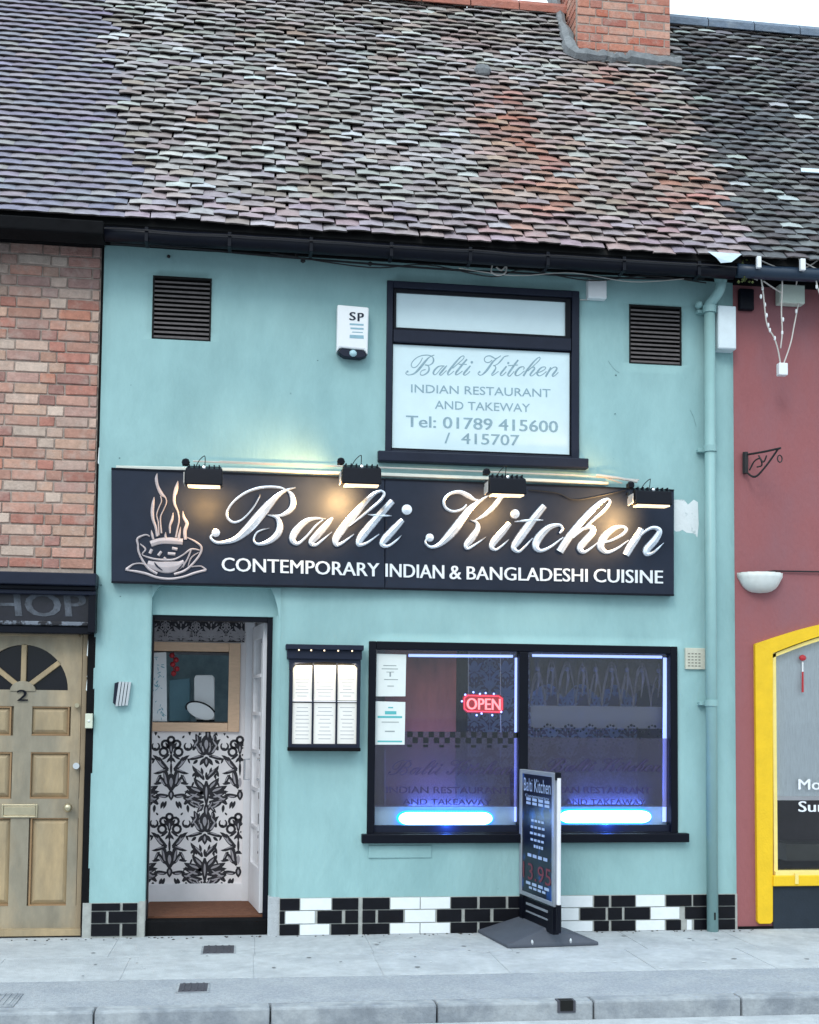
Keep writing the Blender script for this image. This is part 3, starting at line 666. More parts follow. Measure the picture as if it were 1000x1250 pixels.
# script lettering, drawn as pen strokes (x, y, width) in photo units of the sign
def tr(ox, oy, k, L_): return [(ox+a/k, oy+b/k, c/k) for a, b, c in L_]
s1_ = lambda L_: tr(340, 585, 5.556, L_)
s3_ = lambda L_: tr(640, 590, 5.556, L_)
s5_ = lambda L_: tr(250, 585, 6.667, L_)
s6_ = lambda L_: tr(510, 585, 7.69, L_)
SCRIPT = {
 'B': [s5_([(98, 452, 24), (66, 450, 22), (50, 480, 26), (90, 514, 30), (160, 514, 38), (250, 488, 58), (340, 415, 84), (430, 315, 92), (520, 210, 78), (600, 130, 46), (670, 88, 24), (738, 68, 14)]),
       s5_([(690, 100, 8), (620, 72, 24), (530, 64, 27), (430, 75, 28), (330, 113, 26), (240, 180, 24), (185, 260, 26), (190, 320, 26), (240, 352, 24), (310, 325, 20), (390, 240, 18), (440, 155, 14), (450, 125, 7)]),
       s5_([(670, 92, 12), (708, 130, 46), (720, 200, 60), (690, 258, 50), (615, 298, 28), (530, 290, 9)]),
       s5_([(510, 292, 8), (585, 312, 36), (612, 380, 62), (590, 450, 66), (520, 508, 50), (440, 530, 30), (400, 500, 20), (420, 440, 18), (470, 412, 14), (528, 400, 7)])],
 'a': [s1_([(320, 270, 10), (245, 268, 26), (180, 290, 46), (115, 355, 60), (95, 410, 52), (130, 438, 28), (190, 390, 20), (250, 320, 18), (300, 276, 10)]),
       s1_([(368, 262, 20), (325, 310, 52), (262, 380, 60), (222, 428, 48), (250, 448, 26), (300, 412, 18), (362, 358, 8)])],
 'l': [s1_([(700, 78, 18), (648, 100, 34), (580, 165, 50), (500, 255, 62), (430, 340, 66), (388, 405, 60), (395, 446, 34), (440, 428, 22), (512, 373, 9)]),
       s1_([(690, 76, 14), (716, 98, 24), (692, 145, 26), (620, 207, 24), (540, 272, 18), (480, 320, 8)])],
 't': [s1_([(772, 148, 50), (700, 228, 60), (620, 320, 66), (556, 400, 62), (545, 445, 36), (600, 432, 22), (682, 373, 9)]),
       s1_([(605, 240, 8), (680, 248, 22), (768, 248, 8)])],
 'i': [s1_([(842, 276, 42), (790, 332, 60), (722, 405, 62), (704, 444, 42), (740, 455, 24), (790, 424, 18), (834, 382, 9)])],
 'K': [s6_([(120, 562, 26), (82, 566, 24), (74, 602, 26), (120, 638, 32), (190, 622, 48), (270, 556, 84), (350, 465, 98), (412, 380, 88), (485, 285, 74), (560, 222, 46), (640, 168, 22), (705, 125, 9)]),
       s6_([(458, 240, 20), (412, 285, 28), (330, 304, 32), (262, 270, 34), (246, 200, 34), (300, 140, 34), (390, 122, 46), (478, 160, 58), (540, 196, 30), (610, 185, 12), (690, 135, 7)]),
       s6_([(920, 130, 6), (840, 140, 30), (790, 165, 46), (740, 222, 60), (680, 290, 56), (610, 350, 38), (530, 388, 12)]),
       s6_([(490, 385, 8), (550, 408, 36), (560, 470, 64), (505, 555, 80), (455, 618, 62), (466, 652, 34), (520, 626, 26), (640, 545, 10)])],
 'i2': [s6_([(862, 412, 62), (795, 495, 80), (718, 582, 82), (694, 638, 58), (732, 662, 32), (790, 625, 24), (856, 565, 10)])],
 't2': [[(664.5, 617.5, 9), (655, 629, 10.5), (643, 645, 11.8), (632, 660, 11.5), (627, 669, 8), (633, 673.5, 4.5), (641, 667, 3.5), (650, 657, 1.6)], [(628, 637, 1.5), (645, 635.5, 4), (663, 635, 1.5)]],
 'c': [s3_([(238, 340, 16), (258, 312, 24), (235, 284, 26), (165, 302, 50), (98, 370, 66), (78, 430, 54), (112, 458, 30), (180, 430, 22), (262, 366, 9)])],
 'h': [s3_([(568, 104, 18), (520, 128, 36), (450, 192, 48), (370, 282, 56), (300, 372, 60), (240, 465, 62)]),
       s3_([(560, 102, 14), (580, 128, 26), (545, 182, 28), (480, 240, 24), (400, 312, 16), (340, 362, 8)]),
       s3_([(330, 372, 9), (392, 316, 24), (452, 298, 40), (462, 334, 54), (412, 392, 60), (378, 440, 54), (402, 468, 28), (450, 442, 18), (505, 396, 8)])],
 'e': [s3_([(500, 412, 8), (580, 392, 20), (660, 352, 26), (692, 316, 28), (668, 296, 26), (610, 306, 42), (545, 362, 60), (518, 428, 60), (560, 468, 32), (630, 442, 20), (705, 386, 8)])],
 'n': [s3_([(792, 306, 48), (770, 355, 60), (722, 428, 64), (688, 488, 56)]),
       s3_([(722, 430, 9), (800, 342, 22), (868, 302, 28), (916, 322, 44), (890, 380, 60), (832, 448, 60), (832, 482, 36), (880, 465, 22), (945, 405, 8)])]}
DOTS = {'B': [(263.6, 650.6, 6.2)], 'i': [(496.6, 622.4, 7.6)], 'K': [(524.5, 656.5, 6.0)], 'i2': [(628.5, 627.6, 6.9)]}
def script_to(mb, key, fn, k=1.0, h=.006, minw=.8, n=6):
    for s_ in SCRIPT[key]: stroke(mb, s_, fn, h, n, k, minw)
    for x_, y_, r_ in DOTS.get(key, []): dot(mb, x_, y_, r_*(k if k < 1 else 1), fn, h)
def script_fn(x0, y0, x1, y1, y, slope=0.0):
    def f(a, b, h_):
        u_ = (a-256)/(808-256); v_ = (b-592-u_*24)/(672-592)
        p = P(x0+(x1-x0)*u_, y0+(y1-y0)*v_+slope*u_, y); return Vector((p.x, y-h_, p.z))
    return f
fnu = script_fn(495, 433, 681, 461, .0165, 5)
for k_ in SCRIPT: fl = MB(); script_to(fl, k_, fnu, .62, .0012, 3.2, 4); mesh('script_letter', fl, m_ftext, upw)
fl = MB(); text(fl, 'INDIAN RESTAURANT', tquad(502, 469, 672, 479, 6), .0165, .004, .0012); mesh('lettering_line', fl, m_ftext, upw)
fl = MB(); text(fl, 'AND TAKEWAY', tquad(531, 489, 647, 499, 4), .0165, .004, .0012); mesh('lettering_line', fl, m_ftext, upw)
fl = MB(); text(fl, 'Tel: 01789 415600', tquad(496, 507, 681, 521, 7), .0165, .018, .0012); mesh('lettering_line', fl, m_ftext, upw)
fl = MB(); text(fl, '/  415707', tquad(543, 528, 634, 541, 3), .0165, .012, .0012); mesh('lettering_line', fl, m_ftext, upw)

# shop window
shw = empty('shop_window', ((sw[0]+sw[1])/2, .05, sw[2]), parent=teal_b)
f = MB(); rect_frame(f, (sw[0]-.006, sw[1]+.006, sw[2]-.005, sw[3]+.006), (.052, .052, .03, .055), -.012, .1)
mxx0, mxx1 = P(634, 900, -.01).x, P(645, 900, -.01).x
f.box(mxx0, mxx1, -.01, .1, sw[2]+.025, sw[3]-.05)
mesh('frame', f, m_black, shw, bevel=.005)
f = MB(); f.box(sw[0]+.046, mxx0, .03, .06, sw[2]+.02, sw[2]+.07).box(mxx1, sw[1]-.046, .03, .06, sw[2]+.02, sw[2]+.07)
mesh('bottom_rail', f, m_navy, shw)
for a, b in ((sw[0]+.046, mxx0), (mxx1, sw[1]-.046)):
    mesh('pane', MB().box(a, b, .035, .04, sw[2]+.07, sw[3]-.05), glass, shw)
s1 = rc(442, 1018, 842, 1029, -.06)
mesh('sill', MB().box(s1[0], s1[1], -.06, .03, s1[2], s1[3]), m_black, shw, bevel=.006)
s1 = rc(450, 1032, 527, 1042, -.006); mesh('render_patch', MB().box(s1[0], s1[1]+.0, -.0105, .0, s1[2]-.03, s1[3]), m_teal, teal_b, bevel=.004)

# inside the shop window
IB = 1.5
ix0, ix1 = sw[0]-.2, sw[1]+.2; iz0, iz1 = GZ+.05, sw[3]+.25
room = empty('dining_room', ((ix0+ix1)/2, .8, iz0), parent=teal_b)
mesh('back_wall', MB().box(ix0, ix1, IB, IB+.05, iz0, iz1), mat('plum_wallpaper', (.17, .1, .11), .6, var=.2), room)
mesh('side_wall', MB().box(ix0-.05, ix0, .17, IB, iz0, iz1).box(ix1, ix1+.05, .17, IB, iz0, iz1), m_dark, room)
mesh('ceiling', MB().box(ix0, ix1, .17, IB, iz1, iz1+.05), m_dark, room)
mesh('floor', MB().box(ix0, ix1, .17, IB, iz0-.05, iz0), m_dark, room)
dp = MB(); fn = wallfn(IB-.002)
for i in range(9):
    for j in range(3):
        damask(dp, 560+i*38, 815+j*60, .62, fn); damask2(dp, 579+i*38, 845+j*60, .6, fn)
clip_mesh(dp, ix0, ix1, iz0, iz1); mesh('wallpaper_print', dp, m_papers, room)
mesh('red_partition', MB().box(P(470, 850, .28).x, P(557, 850, .28).x, .28, .32, iz0, iz1), m_red, room)
mesh('dark_pillar', MB().box(P(557.5, 850, .27).x, P(571, 850, .27).x, .27, .4, iz0, iz1), m_black, room)
mesh('window_board', MB().box(sw[0]+.03, sw[1]-.03, .1, .34, sw[2]+.03, sw[2]+.05), m_white, room)
# white display board behind the lamps
for a, b in ((458, 633), (647, 814)):
    z1 = P(a+50, 984, .1).z
    mesh('display_board', MB().box(P(a, 990, .1).x, P(b, 990, .1).x, .115, .13, sw[2]+.05, z1), mat('blue_white_board', (.60, .76, .9), .5), room)
# swagged curtain with pendants in the right light, in low relief folds
cm = MB(); nn = 120; xa, xb = P(647, 840, .2).x, P(814, 840, .2).x; zt_c = sw[3]-.06
def folds(mb, xa, xb, ztop, zbot, y, amp, per, nn=120, nz=6, zb_fn=None):
    o = len(mb.v)
    for j in range(nz+1):
        for i in range(nn+1):
            t = i/nn; x = xa+(xb-xa)*t; zb2 = zb_fn(t) if zb_fn else zbot; z = ztop+(zb2-ztop)*j/nz
            mb.v.append((x, y+amp*math.sin(t*per)*(.5+.5*j/nz), z))
    for j in range(nz):
        for i in range(nn): a_ = o+j*(nn+1)+i; mb.f.append((a_, a_+1, a_+nn+2, a_+nn+1))
sw_h = P(730, 862, .2).z
folds(cm, xa, xb, zt_c, sw_h, .22, .016, 60, zb_fn=lambda t: sw_h+.06+.1*abs(math.sin(t*math.pi*4)))
mesh('swagged_curtain', cm, mat('dark_lace', (.05, .045, .055), .7, var=.5, vscale=25), room, smooth=True)
sg = MB()
cuts = [0, .11, .2, .33, .43, .52, .66, .75, .88, 1]
for i in range(9):
    x0_ = xa+(xb-xa)*cuts[i]; x1_ = xa+(xb-xa)*cuts[i+1]; c = (x0_+x1_)/2; hh_ = random.uniform(.2, .3)
    for dd_ in (0, .02, .045): sg.tube([(x0_+(x1_-x0_)*t/8+random.uniform(-.004, .004), .195, zt_c-.33-dd_+hh_*math.sin(t/8*math.pi)**.7) for t in range(9)], [random.uniform(.001, .006) for _ in range(9)], 5)
    sg.tube([(c, .195, zt_c-.05), (c+.01, .195, zt_c-.16), (c-.008, .195, zt_c-.3)], [.003, .013, .004], 5)
    sg.ball((c, .195, zt_c-.1), .02, 6)
mesh('curtain_swag', sg, mat('dim_grey_braid', (.11, .10, .13), .7, var=.5, vscale=20), room)
# lace panel with beaded fringe
lp = MB().box(xa, xb, .17, .171, P(730, 889, .17).z, P(730, 862, .17).z); mesh('lace_band', lp, lacegl, room)
bd = MB()
for i in range(46):
    x = xa+(xb-xa)*(i+.5)/46; z = P(730, 889+4*math.sin(i*.9), .168).z; bd.ball((x, .168, z), .011 if i % 2 else .008, 6)
    if i % 3 == 0:
        for q in range(3): bd.ball((x+.012*(q % 2), .168, z-.05-.035*q), .009, 6)
mesh('bead_fringe', bd, m_black, room)
# film on the lower half of the glass, chequer band, lettering
FZ0 = sw[2]+.07
def zpx(py, y=.03): return P(640, py, y).z
for nm, a, b in (('l', sw[0]+.046, mxx0), ('r', mxx1, sw[1]-.046)):
    top = zpx(894 if nm == 'l' else 900)
    mesh('window_film', MB().box(a+.002, b-.002, .0425, .0435, P(545 if nm == 'l' else 730, 985, .04).z, top), filmgl, shw)
ck = MB(); x0c, x1c = P(497, 900, .045).x, P(633, 900, .045).x
for i in range(21):
    x = x0c+(x1c-x0c)*i/21; w_ = (x1c-x0c)/21
    if i % 2 == 0: ck.box(x, x+w_, .0412, .042, zpx(901), zpx(894))
    else: ck.box(x, x+w_, .0412, .042, zpx(908), zpx(901.1))
    if i % 3 == 0: ck.box(x, x+w_*.9, .0412, .042, zpx(913), zpx(910))
mesh('chequer_band', ck, m_black, shw)
m_ev = mat('deep_purple_vinyl', (.045, .035, .09), .6, var=.6, vscale=30)
for fn_, k0 in ((script_fn(474, 928, 624, 948, .030, 2), 0), (script_fn(664, 926, 808, 944, .030, 2), 1)):
    for kk in SCRIPT: lt = MB(); script_to(lt, kk, fn_, .75, .001, 3.5, 4); mesh('script_letter', lt, m_ev, shw)
lt = MB(); text(lt, 'INDIAN RESTAURANT', tquad(472, 960, 622, 968, 1), .030, .006, .001); mesh('lettering_line', lt, m_ev, shw)
lt = MB(); text(lt, 'INDIAN RESTAURANT', tquad(662, 960, 795, 968, 1), .030, .006, .001); mesh('lettering_line', lt, m_ev, shw)
lt = MB(); text(lt, 'AND TAKEAWAY', tquad(492, 975, 600, 982, 1), .030, .006, .001); mesh('lettering_line', lt, m_ev, shw)
lt = MB(); text(lt, 'AND TAKEAWAY', tquad(690, 975, 788, 982, 1), .030, .006, .001); mesh('lettering_line', lt, m_ev, shw)
# LED strips round the panes
def led(label, pts_, y=.085):
    t = empty('led_strip', P(*pts_[0], y), label, 'led strip', 'LED strips around the shop window')
    mesh('channel', MB().tube([P(*p_, y+.012) for p_ in pts_], .012, 6), m_white, t)
    mesh('diffuser', MB().tube([P(*p_, y) for p_ in pts_], .015 if abs(pts_[0][0]-pts_[1][0]) < 5 else .009, 8), m_led, t)
led('violet blue LED strip up the left side of the shop window mullion', [(631, 803), (630, 1003)])
led('violet blue LED strip up the far right side of the shop window', [(812, 803), (811, 1003)])
led('blue LED strip along the top of the left shop window pane', [(499, 800), (626, 801)])
led('blue LED strip along the top of the right shop window pane', [(650, 800), (808, 802)])
def lamp_tube(x0, x1, yc, label):
    y = .075; a, b = P(x0+7, yc, y), P(x1-7, yc+0, y)
    t = empty('blue_tube_lamp', (a+b)/2, label, 'tube lamp', 'glowing tube lamps at the foot of the shop window')
    n = 8
    def caps(r, yy):
        mb = MB(); pts_ = []; rs = []
        for i in range(7): s_ = i/6*math.pi/2; pts_.append((a.x-r*math.cos(s_)*1.6, yy, a.z)); rs.append(max(.002, r*math.sin(s_)))
        for i in range(7): s_ = math.pi/2-i/6*math.pi/2; pts_.append((b.x+r*math.cos(s_)*1.6, yy, b.z)); rs.append(max(.002, r*math.sin(s_)))
        return mb.tube(pts_, rs, 16)
    mesh('halo_shell', caps(.053, .10), m_tubeb, t, smooth=True)  # added glowing shell that paints the blue bloom round the tube
    mesh('tube', caps(.044, .075), m_tube, t, smooth=True)
    l = bpy.data.lights.new('tube_glow', 'AREA'); l.shape = 'RECTANGLE'; l.size = b.x-a.x; l.size_y = .06; l.energy = 9; l.color = (.10, .28, 1)
    lo = bpy.data.objects.new('tube_glow', l); COL.objects.link(lo); lo.parent = t; lo.location = (0, .0, .09); lo.rotation_euler = (rad(180), 0, 0)
    l = bpy.data.lights.new('tube_spill', 'AREA'); l.shape = 'RECTANGLE'; l.size = b.x-a.x; l.size_y = .05; l.energy = 9; l.color = (.05, .16, 1)
    l2 = bpy.data.lights.new('tube_outer_glow', 'POINT'); l2.energy = 3.5; l2.color = (.03, .16, 1); l2.shadow_soft_size = .04
    lo2 = bpy.data.objects.new('tube_outer_glow', l2); COL.objects.link(lo2); lo2.parent = t; lo2.location = (0, -.085, -.03)
    lo = bpy.data.objects.new('tube_spill', l); COL.objects.link(lo); lo.parent = t; lo.location = (0, .06, .036); lo.rotation_euler = (rad(-155), 0, 0)
lamp_tube(492, 596, 999, 'glowing blue white tube lamp at the foot of the left shop window pane')
lamp_tube(688, 790, 997, 'glowing blue white tube lamp at the foot of the right shop window pane')
# OPEN sign
t = empty('open_sign', P(590, 859, .1), 'small red neon sign reading OPEN with blue dots, hanging in the shop window', 'neon sign')
mesh('backing', MB().ppx([(565, 851), (569, 847), (610, 848), (615, 852), (615, 867), (611, 871), (570, 870), (566, 866)], .10, .115), mat('dark_red_perspex', (.25, .01, .02), .4, emit=(.9, .02, .06), estr=.25), t, bevel=.003)
tm = MB(); text(tm, 'OPEN', tquad(570, 852, 611, 866, 1), .098, .02, .004); mesh('letters', tm, m_openl, t)
rg = MB().tube([P(a_, b_, .096) for a_, b_ in [(567, 852), (571, 849), (609, 850), (613, 853), (613, 866), (610, 869), (571, 868), (567, 865), (567, 852)]], .004, 5); mesh('neon_border', rg, m_openr, t)
dm_ = MB()
for a_, b_ in [(568, 848), (578, 845), (586, 847), (593, 846), (603, 847), (582, 873), (588, 871), (601, 873), (612, 869), (564, 856)]: dm_.ball(P(a_, b_, .095), .008, 6)
mesh('led_dots', dm_, m_openb, t)
mesh('hanging_wire', MB().tube([P(611, 848, .1), P(611, 800, .1)], .002, 4).tube([P(572, 848, .1), P(572, 800, .1)], .002, 4), m_wire, t)
tag(mesh('light_cable', MB().tube([P(611, 872, .12), P(612, 905, .12), P(611, 930, .12), P(600, 932, .12)], .003, 5), m_wire), 'thin pale cable dropping from the OPEN sign inside the window', 'cable')
tag(mesh('light_cable', MB().tube([P(470, 915, .12), P(470, 960, .12), P(470, 985, .12)], .003, 5), m_wire), 'thin pale cable behind the lower left corner of the shop window', 'cable')
# notices
t = empty('window_notice', P(478, 850, .03), 'white notice in the top left corner of the shop window', 'notice')
mesh('sheet', MB().ppx([(459, 850), (495, 850), (496, 799), (460, 798)], .030, .032), m_paper, t)
pm = MB(); text(pm, 'T', tquad(472, 820, 481, 826), .0295, .02, .0006); pm.rpx(468, 812, 484, 813, .029, .0296).rpx(466, 816, 486, 817, .029, .0296).rpx(469, 829, 486, 830, .029, .0296).rpx(473, 837, 481, 838, .029, .0296)
mesh('print', pm, m_print, t)
t = empty('hygiene_notice', P(476, 909, .03), 'white notice with turquoise bands in the shop window below the plain notice', 'notice')
mesh('sheet', MB().ppx([(457, 909), (494, 909), (495, 857), (458, 856)], .030, .032), m_paper, t)
pm = MB().rpx(461, 874, 491, 876.5, .029, .0296).rpx(470, 868, 484, 872, .029, .0296).rpx(461, 904, 491, 906, .029, .0296).rpx(474, 863, 480, 864.5, .029, .0296); mesh('turquoise_print', pm, m_tprint, t)
pm = MB().rpx(470, 892, 482, 893.5, .029, .0296).rpx(466, 881, 487, 882, .029, .0296); mesh('print', pm, m_print, t)

# ------------------------------------------------------------------ vents
def vent(v, label, n):
    t = empty('wall_vent', ((v[0]+v[1])/2, 0, v[2]), label, 'vent', 'clay louvre vents high on the teal wall')
    mesh('backing', MB().box(v[0], v[1], .05, .06, v[2], v[3]), m_vback, t)
    f = MB(); rect_frame(f, v, (.012, .012, .01, .014), -.002, .05); mesh('frame', f, m_vback, t)
    z0, z1 = v[2]+.012, v[3]-.016; st = (z1-z0)/n
    for i in range(n):
        z = z0+i*st
        m_ = MB().hexa([(v[0]+.012, .004, z), (v[1]-.012, .004, z+random.uniform(-.002, .002)), (v[1]-.012, .004, z+st*.42), (v[0]+.012, .004, z+st*.42)],
                       [(v[0]+.012, .045, z+st*.5), (v[1]-.012, .045, z+st*.5), (v[1]-.012, .045, z+st*.9), (v[0]+.012, .045, z+st*.9)])
        mesh('slat', m_, m_vent, t)
vent(v1, 'brown louvred clay vent high on the teal wall at the left', 13)
vent(v2, 'brown louvred clay vent on the teal wall beside the downpipe', 13)
# cream air brick
v = rc(837, 791, 861, 817, -.02)
t = empty('air_brick', ((v[0]+v[1])/2, 0, v[2]), 'small cream air brick beside the downpipe, right of the shop window', 'air brick')
mesh('block', MB().box(v[0], v[1], -.02, .01, v[2], v[3]), m_cream, t, bevel=.003)
hm = MB()
for i in range(4):
    for j in range(5): hm.box(v[0]+.018+i*.026, v[0]+.034+i*.026, -.0212, -.015, v[2]+.02+j*.022, v[2]+.028+j*.022)
mesh('holes', hm, mat('shaded_hole', (.2, .19, .16), .9), t)

# ------------------------------------------------------------------ fascia sign
SY = -.07
sgn = empty('fascia_sign', P(480, 724, SY), 'long black shop sign reading Balti Kitchen above door and window', 'shop sign')
sbx = P(470, 650, SY).x
def signquad(xa_, xb_):
    tl = lambda x: 570.5+(x-137)*(597-570)/685; bl = lambda x: 711+(x-135)*(727-711)/687
    return [(xa_, bl(xa_)), (xb_, bl(xb_)), (xb_, tl(xb_)), (xa_, tl(xa_))]
mesh('board', MB().ppx(signquad(136, 469.6), SY, -.005), m_sign, sgn, bevel=.004)
mesh('board', MB().ppx(signquad(470.2, 823), SY, -.005), m_sign, sgn, bevel=.004)
ed = MB()
for (a, b) in (((136, 711.5), (823, 727.5)), ((136, 571), (823, 597.5))):
    p, q = P(a[0], a[1], SY-.004), P(b[0], b[1], SY-.004); dz = .012 if a[1] > 600 else -.010
    ed.hexa([(p.x, SY-.006, p.z), (q.x, SY-.006, q.z), (q.x, SY-.006, q.z+dz), (p.x, SY-.006, p.z+dz)] if dz > 0 else [(p.x, SY-.006, p.z+dz), (q.x, SY-.006, q.z+dz), (q.x, SY-.006, q.z), (p.x, SY-.006, p.z)],
            [(p.x, SY+.02, p.z), (q.x, SY+.02, q.z), (q.x, SY+.02, q.z+dz), (p.x, SY+.02, p.z+dz)] if dz > 0 else [(p.x, SY+.02, p.z+dz), (q.x, SY+.02, q.z+dz), (q.x, SY+.02, q.z), (p.x, SY+.02, p.z)])
mesh('edging', ed, m_black, sgn)
SF = SY-.002
def sfn(a, b, h_): p = P(a, b, SF); return Vector((p.x, SF-h_, p.z))
for kk in SCRIPT:
    mb = MB(); script_to(mb, kk, sfn, .9, .012, 1.3, 8)
    mesh('script_letter', mb, m_silver, sgn)
for wd_, q_ in (('CONTEMPORARY', [(271, 680.5), (463, 687.5), (463, 704), (271, 697)]),
                ('INDIAN', [(471, 688), (542, 690), (542, 706.5), (471, 704)]), ('&', [(549, 690.5), (563, 690.8), (563, 707.3), (549, 707)]),
                ('BANGLADESHI', [(570, 691.3), (717, 694.5), (717, 710.5), (570, 707.5)]), ('CUISINE', [(725, 694.3), (809, 696.5), (809, 712.5), (725, 710.8)])):
    mb = MB()
    for k_ in range(4): text(mb, wd_, [(a+k_*.3-.45, b) for a, b in q_], SF-k_*.0002, .0, .004)
    mesh('strapline_word', mb, m_wlet, sgn)
#mesh('strapline', mb, m_wlet, sgn)
# emblem: steaming bowl
def zE(L_): return [(140+a/7.69, 560+b/7.69, c/7.69) for a, b, c in L_]
E = MB()
for L_ in ([(400, 140, 10), (392, 190, 30), (405, 260, 30), (440, 330, 36), (480, 370, 14), (485, 420, 12), (455, 490, 12), (430, 560, 14), (440, 700, 18)],
           [(430, 350, 12), (440, 400, 12), (415, 460, 12), (395, 530, 12), (410, 600, 14), (415, 720, 16)],
           [(372, 360, 8), (362, 420, 30), (355, 500, 34), (362, 570, 30), (385, 640, 26), (400, 730, 24)],
           [(595, 210, 8), (580, 280, 40), (560, 360, 30), (565, 430, 26), (595, 500, 18), (605, 580, 16), (590, 660, 16), (575, 740, 20)],
           [(550, 505, 8), (540, 570, 26), (520, 630, 22), (520, 700, 16)],
           [(640, 490, 8), (650, 550, 28), (680, 610, 34), (660, 680, 36), (665, 760, 30)],
           [(345, 670, 6), (352, 710, 24), (365, 760, 20)], [(480, 690, 6), (478, 730, 24), (490, 770, 24)], [(620, 640, 6), (610, 700, 24), (600, 760, 30)],
           [(330, 730, 12), (290, 715, 16), (215, 750, 22), (220, 810, 20), (225, 870, 20), (260, 950, 22), (320, 1030, 26), (400, 1080, 26)],
           [(680, 740, 12), (760, 780, 20), (815, 830, 22), (800, 900, 22), (740, 980, 22), (660, 1050, 24), (560, 1085, 26)],
           [(240, 800, 12), (290, 850, 18), (260, 900, 12), (330, 930, 18), (400, 945, 20), (480, 950, 22), (560, 945, 20), (640, 905, 16), (720, 850, 20), (800, 860, 12)],
           [(110, 1040, 30), (180, 990, 16), (260, 985, 14), (300, 1010, 10)], [(100, 1045, 12), (200, 1058, 24), (300, 1080, 26), (400, 1115, 24), (520, 1128, 24), (640, 1110, 22), (760, 1070, 24), (860, 1045, 24)],
           [(860, 1045, 20), (810, 1010, 14), (720, 1015, 12)], [(720, 850, 16), (690, 930, 16), (640, 1020, 14)], [(790, 880, 10), (720, 930, 14), (690, 1010, 10)],
           [(340, 800, 60), (420, 775, 60), (520, 770, 64), (640, 780, 60)], [(350, 850, 30), (330, 890, 30)], [(440, 870, 26), (410, 910, 30)], [(540, 840, 30), (590, 850, 30)], [(500, 890, 30), (570, 895, 30)], [(460, 930, 30), (480, 945, 30)],
           [(310, 985, 60), (400, 1010, 90), (500, 1020, 110), (600, 1000, 80), (650, 960, 30)]):
    stroke(E, zE(L_), sfn, .008, 5, 1.0, .8)
mesh('bowl_emblem', E, m_pinks, sgn)
E = MB(); stroke(E, zE([(375, 975, 8), (400, 1010, 18), (450, 1050, 8)]), lambda a, b, h_: sfn(a, b, h_+.011), .001)
stroke(E, zE([(640, 990, 6), (610, 1030, 12), (580, 1050, 6)]), lambda a, b, h_: sfn(a, b, h_+.011), .001); mesh('emblem_detail', E, m_sign, sgn)
mesh('joint_strip', MB().tube([P(470, 597, SF-.002), P(471, 712, SF-.002)], .0022, 4), m_navy, sgn)

# pale batten / cable rail behind the lamps
rl = empty('lamp_rail', P(480, 578, -.02), 'long thin pale rail carrying cables along the top of the black sign', 'rail')
mesh('batten', MB().tube([P(142, 571, -.035), P(300, 574, -.035), P(480, 580, -.035), P(640, 586, -.035), P(742, 590, -.035)], .016, 6), mat('cream_conduit', (.62, .64, .58), .5), rl)
mesh('cable', MB().tube([P(236, 563, -.05), P(330, 567, -.05), P(415, 569, -.05), P(500, 572, -.05), P(600, 576, -.05), P(700, 580, -.05), P(780, 586, -.05)], .006, 5).tube([P(268, 563, -.052), P(340, 566, -.052), P(416, 569, -.052)], .004, 5), m_wire, rl)
mesh('bracket', MB().tube([P(728, 580, -.06), P(752, 583, -.1), P(778, 588, -.1)], .010, 6).tube([P(735, 582, -.06), P(760, 590, -.08)], .006, 5), m_wire, rl)
mesh('loose_cable', MB().tube(cr_([tuple(P(645, 598, SF-.01)), tuple(P(680, 602, SF-.01)), tuple(P(700, 610, SF-.01)), tuple(P(730, 606, SF-.01)), tuple(P(765, 598, SF-.01))], 5), .005, 5), m_bcable, rl)

